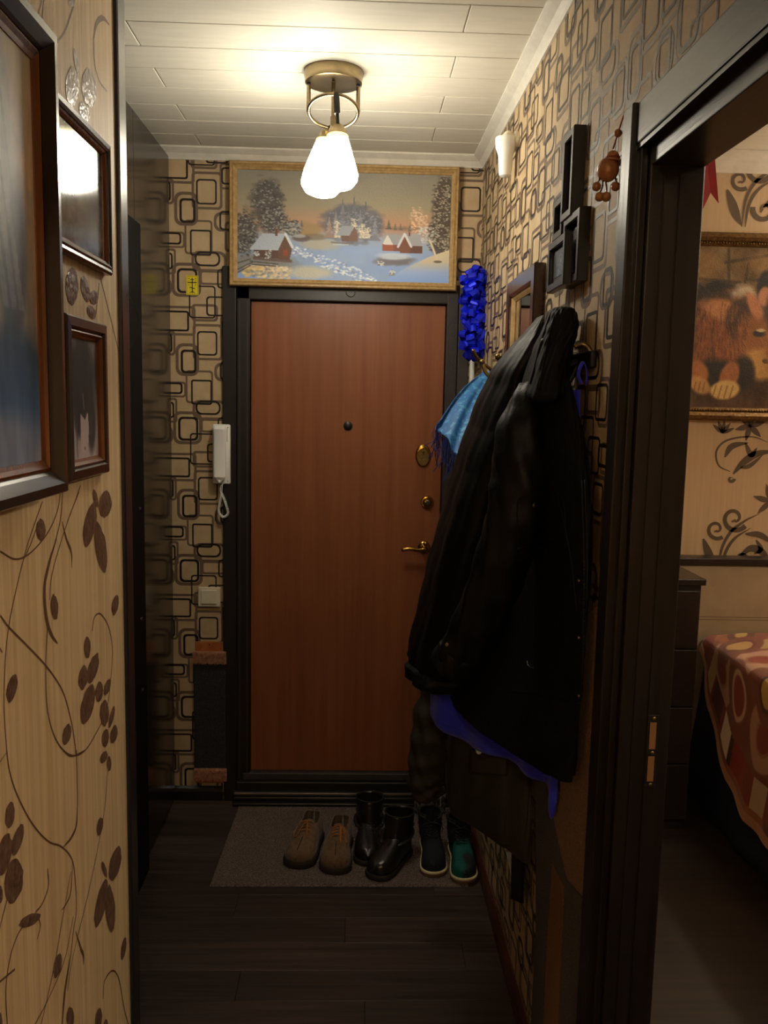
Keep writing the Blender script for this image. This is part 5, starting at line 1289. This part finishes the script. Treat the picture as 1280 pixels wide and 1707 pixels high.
        if kind == 'stud':
            bd_ = MB().tube([T(rx0 * .98 * math.cos(q), yc0 + .012 + (ry0 + .004) * math.sin(q), sh + .075 - .012 * math.sin(q)) for q in np.linspace(0, 2 * math.pi, 30, endpoint=False)], .009, 8, closed=True, flat=.45).build('strap', mu, t, smooth=True)
            r_ = np.random.default_rng(int(abs(ang)))
            st_ = MB()
            for q in np.linspace(.15 * math.pi, .85 * math.pi, 9):
                for dz in (-.007, 0, .007): st_.sphere(T((rx0 + .004) * math.cos(q), yc0 + .014 + (ry0 + .010) * math.sin(q), sh + .075 - .012 * math.sin(q) + dz), .0019, 6, 4)
            for s in np.linspace(.5, .66, 5):
                for x in (-.6, -.2, .2, .6):
                    if twist < 0 or s > .62: st_.sphere(T(x * W(s) * .8, s * L, sh + Hf(s) * (1 - x * x * .35) + .001), .0019, 6, 4)
            so2 = st_.build('studs', 'steel', t, smooth=True); so2['kind'] = 'stuff'
        else:
            lc_ = MB()
            for k_, (s, z) in enumerate(((.60, .078), (.555, .084), (.52, .09), (.475, .098), (.465, .110), (.46, .122))):
                yy_ = yc0 + ry0 + .006 if k_ > 2 else s * L; zz_ = sh + (z if k_ > 2 else Hf(s) + .003)
                for sg in (-1, 1):
                    lc_.tube(smooth_path([T(-.02 * sg, yy_ - .008, zz_ - .004), T(0, yy_ + .006, zz_ + .004), T(.02 * sg, yy_ - .008, zz_ + .010)], 4), .0017, 5)
            for sg in (-1, 1): lc_.tube(smooth_path([T(0, yc0 + ry0 + .004, sh + .125), T(.025 * sg, yc0 + ry0 + .012, sh + .122), T(.042 * sg, yc0 + ry0 - .002, sh + .10), T(.040 * sg, yc0 + ry0 - .01, sh + .08)], 5), .0017, 5)
            lc_.build('laces', 'lace_dark', t, smooth=True)
            ton = MB(); V = []
            for i, z in enumerate(np.linspace(.08, .150, 8)):
                for x in np.linspace(-.022, .022, 6): V.append(T(x, yc0 + ry0 - .004 + .010 * (i / 7) - .25 * x * x / .022, sh + z))
            ton.add(V, [(i * 6 + j, i * 6 + j + 1, (i + 1) * 6 + j + 1, (i + 1) * 6 + j) for i in range(7) for j in range(5)]); ton.build('tongue', 'boot_navy', t, smooth=True)
            fu = MB(); r_ = np.random.default_rng(5)
            for i in range(420):
                q = r_.uniform(0, 6.28); p = np.array(T(rx0 * .96 * math.cos(q), yc0 + ry0 * .96 * math.sin(q), sh + top_h - .004)); d_ = np.array([r_.normal(0, .6), r_.normal(0, .6), 1.0]); d_ *= r_.uniform(.008, .018) / np.linalg.norm(d_)
                fu.add([p + (-.0012, 0, 0), p + (.0012, 0, 0), p + d_], [(0, 1, 2)])
            fo_ = fu.build('fur_lining', 'fur_grey', t, fixn=False); fo_['kind'] = 'stuff'
    return t


def g(px_, py_): return hit(px_, py_, 2, MZ)[:2]


make_shoe('suede_shoe', 'brown suede shoe with long orange lace loops, at the outer end of the row', g(492, 1449), 12, .272, .116, 'low', 'suede_brown', 'sole_dark', 'brown suede shoes on the mat', twist=1)
make_shoe('suede_shoe', 'brown suede shoe with orange laces beside the black studded boots', g(558, 1459), 5, .272, .116, 'low', 'suede_brown', 'sole_dark', 'brown suede shoes on the mat', twist=-1)
make_shoe('studded_boot', 'black studded ankle boot standing straight next to the suede shoes', g(613, 1445), 2, .258, .100, 'stud', 'boot_black', 'sole_dark', 'black studded boots on the mat', twist=-1)
make_shoe('studded_boot', 'black studded ankle boot turned outward with a shiny toe', g(621, 1468), 31, .258, .100, 'stud', 'boot_black', 'sole_dark', 'black studded boots on the mat', twist=1)
make_shoe('laced_boot', 'dark navy laced boot with cream sole and fur lining', g(723, 1463), 0, .262, .094, 'lace', 'boot_navy', 'sole_cream', 'laced boots on the mat')
make_shoe('laced_boot', 'laced boot with teal toe and cream sole against the skirting', g(774, 1474), 0, .262, .094, 'lace', 'boot_teal', 'sole_cream', 'laced boots on the mat')
# plaid cuff behind the laced boots
c = Canvas(70, 30, (40, 39, 42))
for u in np.arange(.04, 1, .12): c.mix((abs(c.U - u) < .012) * .8, (190, 190, 188)); c.mix((abs(c.U - u - .045) < .008) * .4, (150, 150, 150))
for v in (.25, .34, .62, .9): c.mix((abs(c.V - v) < .03) * .7, (196, 196, 194))
pc_ = hit(716, 1345, 1, 3.42)
pf = painted('plaid_cuff', c.im, lambda U, V: np.stack([pc_[0] + .066 * np.sin((U - .5) * 2.6), 3.425 - .045 * np.cos((U - .5) * 2.6) + .006 * np.sin(U * 30), MZ + (1 - V) * .115 + .006 * np.sin(U * 17)], -1), 'plaid')
md = pf.modifiers.new('thick', 'SOLIDIFY'); md.thickness = .003
tag(pf, 'black and white plaid cloth cuff standing behind the laced boots', 'cloth')

# ------------------------------------------------------------------ bedroom
rbn = MB(); y_r = 1.64; rp = [hit(*q, 1, y_r) for q in ((1171, 250), (1187, 250), (1200, 337), (1186.5, 320), (1173.5, 347))]
topz = 2.19
pl_ = [(rp[0][0], topz), (rp[1][0], topz)] + [(p[0], p[2]) for p in rp[2:]]
rbo = tag(MB().prism(pl_, lambda u, v, k: (u, y_r + .0015 * k + .006 * math.sin(v * 40), v)).build('red_ribbon', 'ribbon_red'), 'red ribbon end with a swallow-tail cut in the bedroom doorway', 'ribbon')

# scrolls printed on the bedroom wall
def spiral(mb, cx_, cy_, r0, turns, a0, w, sgn=1, y=DB - .001, n=40):
    P = []
    for i in range(n + 1):
        t = i / n; rr = r0 * (1 - .86 * t); an = a0 + sgn * 2 * math.pi * turns * t; P.append((cx_ + rr * math.cos(an), cy_ + rr * math.sin(an)))
    ribbon(mb, P, lambda t: w * (1 - .6 * t) + (.6 * w if t > .93 else 0), y)


def ribbon(mb, P, wf, y):
    P3 = [hit(p[0], p[1], 1, y) for p in P]; k = len(P3); V = []; sc = DB / FPX
    for i in range(k):
        tg = P3[min(i + 1, k - 1)] - P3[max(i - 1, 0)]; nn = np.array([-tg[2], 0, tg[0]]); nn /= (np.linalg.norm(nn) + 1e-9); w = wf(i / (k - 1)) * sc / 2
        V += [P3[i] + nn * w, P3[i] - nn * w]
    mb.add(V, [(2 * i, 2 * i + 1, 2 * i + 3, 2 * i + 2) for i in range(k - 1)])


def curve2(pts, n=8): return [(p[0], p[1]) for p in smooth_path([(a_, b_, 0) for a_, b_ in pts], n)]
dm = MB(); leafw = lambda w: (lambda t: w * math.sin(math.pi * min(1, .06 + t * .94)) + .6)
def motif(ox, oy, s=1.0):
    def q(*pts): return [(ox + a_ * s, oy + b_ * s) for a_, b_ in pts]
    def lv(w, *pts): ribbon(dm, curve2(q(*pts)), leafw(w * s), DB - .001)
    lv(14, (0, 0), (8, 22), (16, 44), (24, 60)); lv(5, (24, 62), (30, 20), (45, -10), (70, -30), (95, -42)); lv(5, (30, 62), (36, 26), (52, 0), (80, -18))
    spiral(dm, ox + 22 * s, oy - 16 * s, 17 * s, 1.2, .9, 7 * s); spiral(dm, ox + 52 * s, oy - 34 * s, 22 * s, 1.25, .6, 9 * s); spiral(dm, ox + 62 * s, oy + 34 * s, 20 * s, 1.1, 3.4, 9 * s, -1)
    lv(12, (60, 30), (80, 16), (100, 24), (112, 44)); lv(10, (70, -8), (95, -6), (118, 10)); lv(8, (88, 2), (96, 18), (84, 26))
    for j in range(6):
        an = j * math.pi / 3 + .3; lv(9, (112, -62), (112 + 14 * math.cos(an), -62 + 14 * math.sin(an)), (112 + 30 * math.cos(an), -62 + 30 * math.sin(an)))
    lv(12, (50, -108), (68, -128), (92, -142), (124, -146)); lv(7, (62, -118), (78, -122), (100, -140)); spiral(dm, ox + 46 * s, oy - 100 * s, 6 * s, .8, 0, 6 * s)
    for j in range(5):
        an = -2.4 + j * .5; lv(6, (32, -176), (32 + 10 * math.cos(an), -176 + 10 * math.sin(an)), (32 + 22 * math.cos(an), -176 + 22 * math.sin(an)))
    lv(3, (45, -112), (26, -122), (22, -146), (40, -164), (80, -170), (110, -160)); lv(10, (36, -136), (48, -154), (76, -160)); lv(9, (70, -160), (80, -140), (90, -152))
    for j in range(6):
        an = j * math.pi / 3 + .8; lv(9, (78, -188), (78 + 12 * math.cos(an), -188 + 12 * math.sin(an)), (78 + 26 * math.cos(an), -188 + 26 * math.sin(an)))
motif(1172, 898); motif(1212, 316, 1.0); motif(1172 + 190, 898, 1.0); motif(1172 + 190, 560); motif(1372, 316)
dmo = dm.build('scroll_print', 'print_damask', wall_bed, fixn=False); dmo['kind'] = 'stuff'

# painting of a resting lion in a gilt frame
c = Canvas(340, 200, (110, 84, 52))
c.vgrad([(0, (122, 96, 60)), (.45, (108, 84, 54)), (.8, (70, 50, 32)), (.9, (70, 46, 30)), (1, (96, 66, 42))]); c.im += (c.noise(14, 8, 3)[..., None] - .5) * 60
for a_, b_ in (((0, .20), (.22, .22)), ((.15, .10), (.45, .02)), ((.16, .02), (.17, .22)), ((.25, .10), (.24, .22)), ((.25, .20), (.6, .22)), ((.45, .02), (.45, .4)), ((.6, .2), (1, .18)), ((.75, 0), (.75, .2))): c.line(a_, b_, .010, (62, 46, 28), .8)
c.ell(.03, .12, .10, .10, (160, 122, 70), .5, .6, ns=.4); c.ell(.30, .10, .06, .06, (160, 122, 70), .5, .6, ns=.4)
c.ell(.14, .33, .14, .11, (40, 34, 32), 1, .3, ns=.5, seed=2); c.ell(.235, .295, .055, .06, (206, 192, 172), .9, .5, ns=.5, seed=7); c.ell(.12, .25, .045, .035, (24, 22, 24), 1, .3)
c.ell(.02, .58, .09, .26, (60, 38, 26), 1, .3, ns=.4, seed=3); c.ell(.16, .56, .15, .28, (132, 76, 42), 1, .35, ns=.5, seed=4); c.ell(.15, .39, .09, .06, (190, 134, 90), .9, .5, .2, ns=.3)
c.ell(.23, .44, .06, .14, (56, 36, 26), .85, .4, ns=.5, seed=5); c.ell(.29, .58, .08, .18, (150, 94, 54), .9, .4, ns=.3, seed=6)
r = np.random.default_rng(3)
for i in range(230):
    u, v = .02 + .24 * r.random(), .34 + .42 * r.random(); an = 1.5 + (u - .14) * -3 + r.normal(0, .3); l = r.uniform(.04, .10); cc_ = [(166, 100, 56), (70, 38, 22), (186, 124, 74), (104, 58, 32), (40, 26, 20)][i % 5]
    c.line((u, v), (u + l * .5 * math.cos(an) / c.asp, v + l * math.sin(an)), .004, cc_, .34)
c.ell(.34, .72, .09, .10, (196, 150, 84), .9, .4, ns=.3); c.ell(.32, .53, .03, .02, (30, 22, 20), .95, .4); c.ell(.325, .51, .022, .009, (226, 206, 160), .8); c.ell(.36, .70, .02, .016, (34, 24, 22), .9); c.ell(.42, .6, .08, .2, (150, 96, 54), .9, .4, ns=.3)
c.ell(.14, .80, .16, .10, (26, 20, 18), .95, .4, ns=.3); c.ell(.26, .78, .05, .11, (34, 24, 20), .95, .4)
c.ell(.055, .79, .055, .085, (170, 106, 62), 1, .3, .6); c.ell(.075, .86, .05, .05, (196, 150, 90), .9, .4, .4); c.ell(.20, .80, .04, .10, (160, 100, 58), 1, .3, .4); c.ell(.185, .885, .065, .06, (206, 170, 106), 1, .25, -.1)
for u in (.145, .170, .195, .220): c.line((u, .86), (u - .012, .935), .005, (110, 76, 46), .6)
for u in (.055, .075, .095): c.line((u, .84), (u - .006, .90), .005, (120, 78, 46), .6)
c.ell(.29, .36, .025, .09, (196, 130, 92), .9, .4, -.6); c.ell(.335, .24, .04, .10, (28, 24, 28), 1, .3); c.ell(.33, .30, .028, .06, (200, 140, 104), .95, .3); c.ell(.40, .38, .06, .16, (44, 34, 36), .9, .4)
c.im += (c.noise(80, 50, 8)[..., None] - .5) * 24
yl = DB - .05; b0 = hit(1160, 384, 1, yl); b1 = hit(1135, 700, 1, yl); lx0 = 1.375; lz1, lz0 = float(b0[2]), float(b1[2])
lx0 = float(hit(1128, 540, 1, yl)[0]); lx1 = lx0 + 1.12
ln = thing('lion_painting', 'painting of a resting lion in an ornate gilt frame', 'painting', ((lx0 + lx1) / 2, DB - .03, lz0))
fl_ = lambda u, v, h: (lx0 + u, DB - .004 - h, lz0 + v)
rails(ln, fl_, lx1 - lx0, lz1 - lz0, [(0, 0), (0, .024), (.008, .036), (.022, .042), (.036, .034), (.042, .026), (.048, .030), (.056, .022), (.058, .012), (.058, 0)], 'frame_gold')
painted('canvas', c.im, lambda U, V: np.stack([lx0 + .055 + U * (lx1 - lx0 - .11), np.full_like(U, DB - .018), lz1 - .055 - V * (lz1 - lz0 - .11)], -1), 'paint', ln)
bead = MB(); fb = MB()
for i in range(90):
    u = .03 + i * (lx1 - lx0 - .06) / 89
    for v in (.045, lz1 - lz0 - .045): fb.sphere((lx0 + u, DB - .034, lz0 + v), .0042, 6, 4)
fbo = fb.build('bead_row', 'frame_gold', ln, smooth=True); fbo['kind'] = 'stuff'

# chest of drawers
k0 = hit(1122, 936, 1, DB - .13); hz_ = float(k0[2]); dfr = float(hit(1178, 966, 2, hz_)[1]); cx1 = float(hit(1178, 966, 2, hz_)[0])
ch = thing('chest_of_drawers', 'dark wenge chest of drawers beside the bed', 'chest', ((.70 + cx1) / 2, (dfr + DB) / 2, 0))
MB().box(.72, cx1 - .012, dfr + .02, DB - .135, 0, hz_ - .026).build('carcass', 'wenge', ch)
MB().box(.71, cx1, dfr, DB - .13, hz_ - .025, hz_, .003).build('top', 'wenge_h', ch)
nd = 4; hd_ = (hz_ - .09) / nd
for i in range(nd):
    dw = MB().box(.728, cx1 - .018, dfr + .004, dfr + .022, .045 + i * hd_ + .003, .045 + (i + 1) * hd_ - .003, .002).build('drawer', 'wenge_h', ch)
    MB().box(.98, 1.12, dfr - .012, dfr + .004, .045 + (i + .5) * hd_ - .005, .045 + (i + .5) * hd_ + .005, .002).build('handle', 'grey_board', dw)

# bed: upholstered headboard, mattress, base
ybh = DB - .03; bt = hit(1280, 930, 1, ybh - .05); bm_ = hit(1280, 1062, 1, ybh - .08); xbl = float(hit(1172, 1075, 1, ybh - .12)[0])
zhb, zmt_ = float(bt[2]), float(hit(1172, 1062, 1, ybh - .12)[2]) - .035
bd_ = thing('bed', 'bed with a beige upholstered headboard and navy skirt', 'bed', (xbl + .8, 2.8, 0))
MB().box(xbl - .25, xbl + 1.75, ybh - .07, ybh, .06, zhb - .032, .012).build('headboard_panel', 'headboard', bd_)
MB().box(xbl - .26, xbl + 1.76, ybh - .085, ybh + .004, zhb - .031, zhb, .004).build('headboard_rail', 'wenge_h', bd_)
for dz in (.0, .012):
    zst = float(hit(1230, 1029, 1, ybh - .07)[2]) - dz; MB().tube([(xbl - .2, ybh - .0705, zst), (xbl + 1.7, ybh - .0705, zst)], .0012, 5).build('stitching', 'print_damask', bd_)
MB().box(xbl + .03, xbl + 1.6, 1.72, ybh - .075, .25, zmt_, .04).build('mattress', 'mattress', bd_)
MB().box(xbl + .04, xbl + 1.59, 1.72, ybh - .075, .04, .25).build('base', 'bed_navy', bd_)
G = []
for t in np.linspace(0, 1, 24):
    y = ybh - .10 - t * 1.8
    G.append([(xbl + .025 - .055 * v ** 1.3 - .012 * math.sin(t * 40 + v * 2) * v, y, zmt_ - .05 - v * (zmt_ - .06)) for v in np.linspace(0, 1, 16)])
sk = MB().loft(G, closed=False, caps=False).build('skirt', 'bed_navy', bd_, smooth=True); md = sk.modifiers.new('thick', 'SOLIDIFY'); md.thickness = .004

# plush blanket with circles, one edge hanging down the side
cB = Canvas(230, 260, (146, 86, 58)); cB.im += (cB.noise(7, 7, 5)[..., None] - .5) * 60; cB.mix(.5 * (cB.noise(4, 4, 9) > .52), (112, 60, 44))
r = np.random.default_rng(21)
pal = [((196, 160, 140), (140, 56, 40)), ((92, 52, 46), (190, 160, 90)), ((128, 66, 58), (176, 148, 100)), ((90, 50, 40), (206, 180, 150))]
for i in range(26):
    u, v = r.random(), r.random(); R_ = r.uniform(.05, .085); o_, in_ = pal[i % 4]
    cB.ell(u, v, R_ / cB.asp * 1.15, R_ * 1.15, o_, .85, .08); cB.ell(u, v, R_ * .62 / cB.asp, R_ * .62, (150, 92, 70), .6, .08); cB.ell(u, v, R_ * .5 / cB.asp, R_ * .5, in_, 1, .1)
for u, v, o_, in_ in ((.30, .12, (110, 60, 54), (186, 150, 92)), (.27, .30, (206, 176, 160), (140, 52, 40)), (.40, .46, (74, 44, 40), (200, 170, 90))):
    cB.ell(u, v, .075 / cB.asp * 1.25, .075 * 1.1, (126, 70, 60), 1, .08); cB.ell(u, v, .052 / cB.asp * 1.25, .052, o_, 1, .1); cB.ell(u, v, .042 / cB.asp * 1.2, .040, in_, 1, .1)
ban = (cB.U < .14) & (cB.U > .05); cB.mix(ban * 1.0, (136, 52, 40))
for v0, v1, col in ((.10, .15, (190, 160, 100)), (.16, .22, (92, 48, 40)), (.24, .30, (222, 206, 188)), (.30, .32, (60, 36, 32)), (.33, .40, (150, 46, 40)), (.46, .53, (190, 172, 150)), (.6, .66, (92, 48, 40)), (.68, .74, (222, 206, 188)), (.85, .9, (190, 160, 100))):
    cB.mix(ban * ((cB.V > v0) & (cB.V < v1)) * 1.0, col)
cB.mix((cB.U < .03) * 1.0, (176, 130, 104))
hemx = [0.0, .2, .45, .7, 1.0]; hemv = [zmt_ - .06, zmt_ - .22, zmt_ - .40, zmt_ - .52, zmt_ - .56]
def bl(U, V):
    y = ybh - .10 - V * 1.35; hem_z = np.interp(V * 1.35, [0, .10, .25, .42, .6, 1.35], [zmt_ - .03, zmt_ - .10, zmt_ - .27, zmt_ - .44, zmt_ - .52, zmt_ - .54])
    side = zmt_ + .03 - hem_z; ltot = side + 1.3; s = U * (side + .75)      # arc from the hem up and over
    over = np.clip(s - side, 0, None); z = np.where(s < side, hem_z + s, zmt_ + .03 + .012 * np.sin(over * 9 + y * 5) * np.clip(over * 8, 0, 1))
    rnd = np.clip(1 - np.abs(s - side) / .05, 0, 1) ** 2 * .014
    x = np.where(s < side, xbl + .012 - .045 * (1 - s / np.maximum(side, .01)) ** 1.5 * np.clip(side * 4, 0, 1), xbl + .012 + over) + rnd * .6 + .006 * np.sin(y * 30 + s * 6) * np.clip(1 - s / np.maximum(side, .01), 0, 1)
    return np.stack([x, y, z - rnd], -1)
blo = painted('plush_blanket', cB.im, bl, 'blanket'); md = blo.modifiers.new('thick', 'SOLIDIFY'); md.thickness = .010; md.offset = 1
tag(blo, 'brown and red plush blanket with printed circles hanging off the bed', 'blanket')
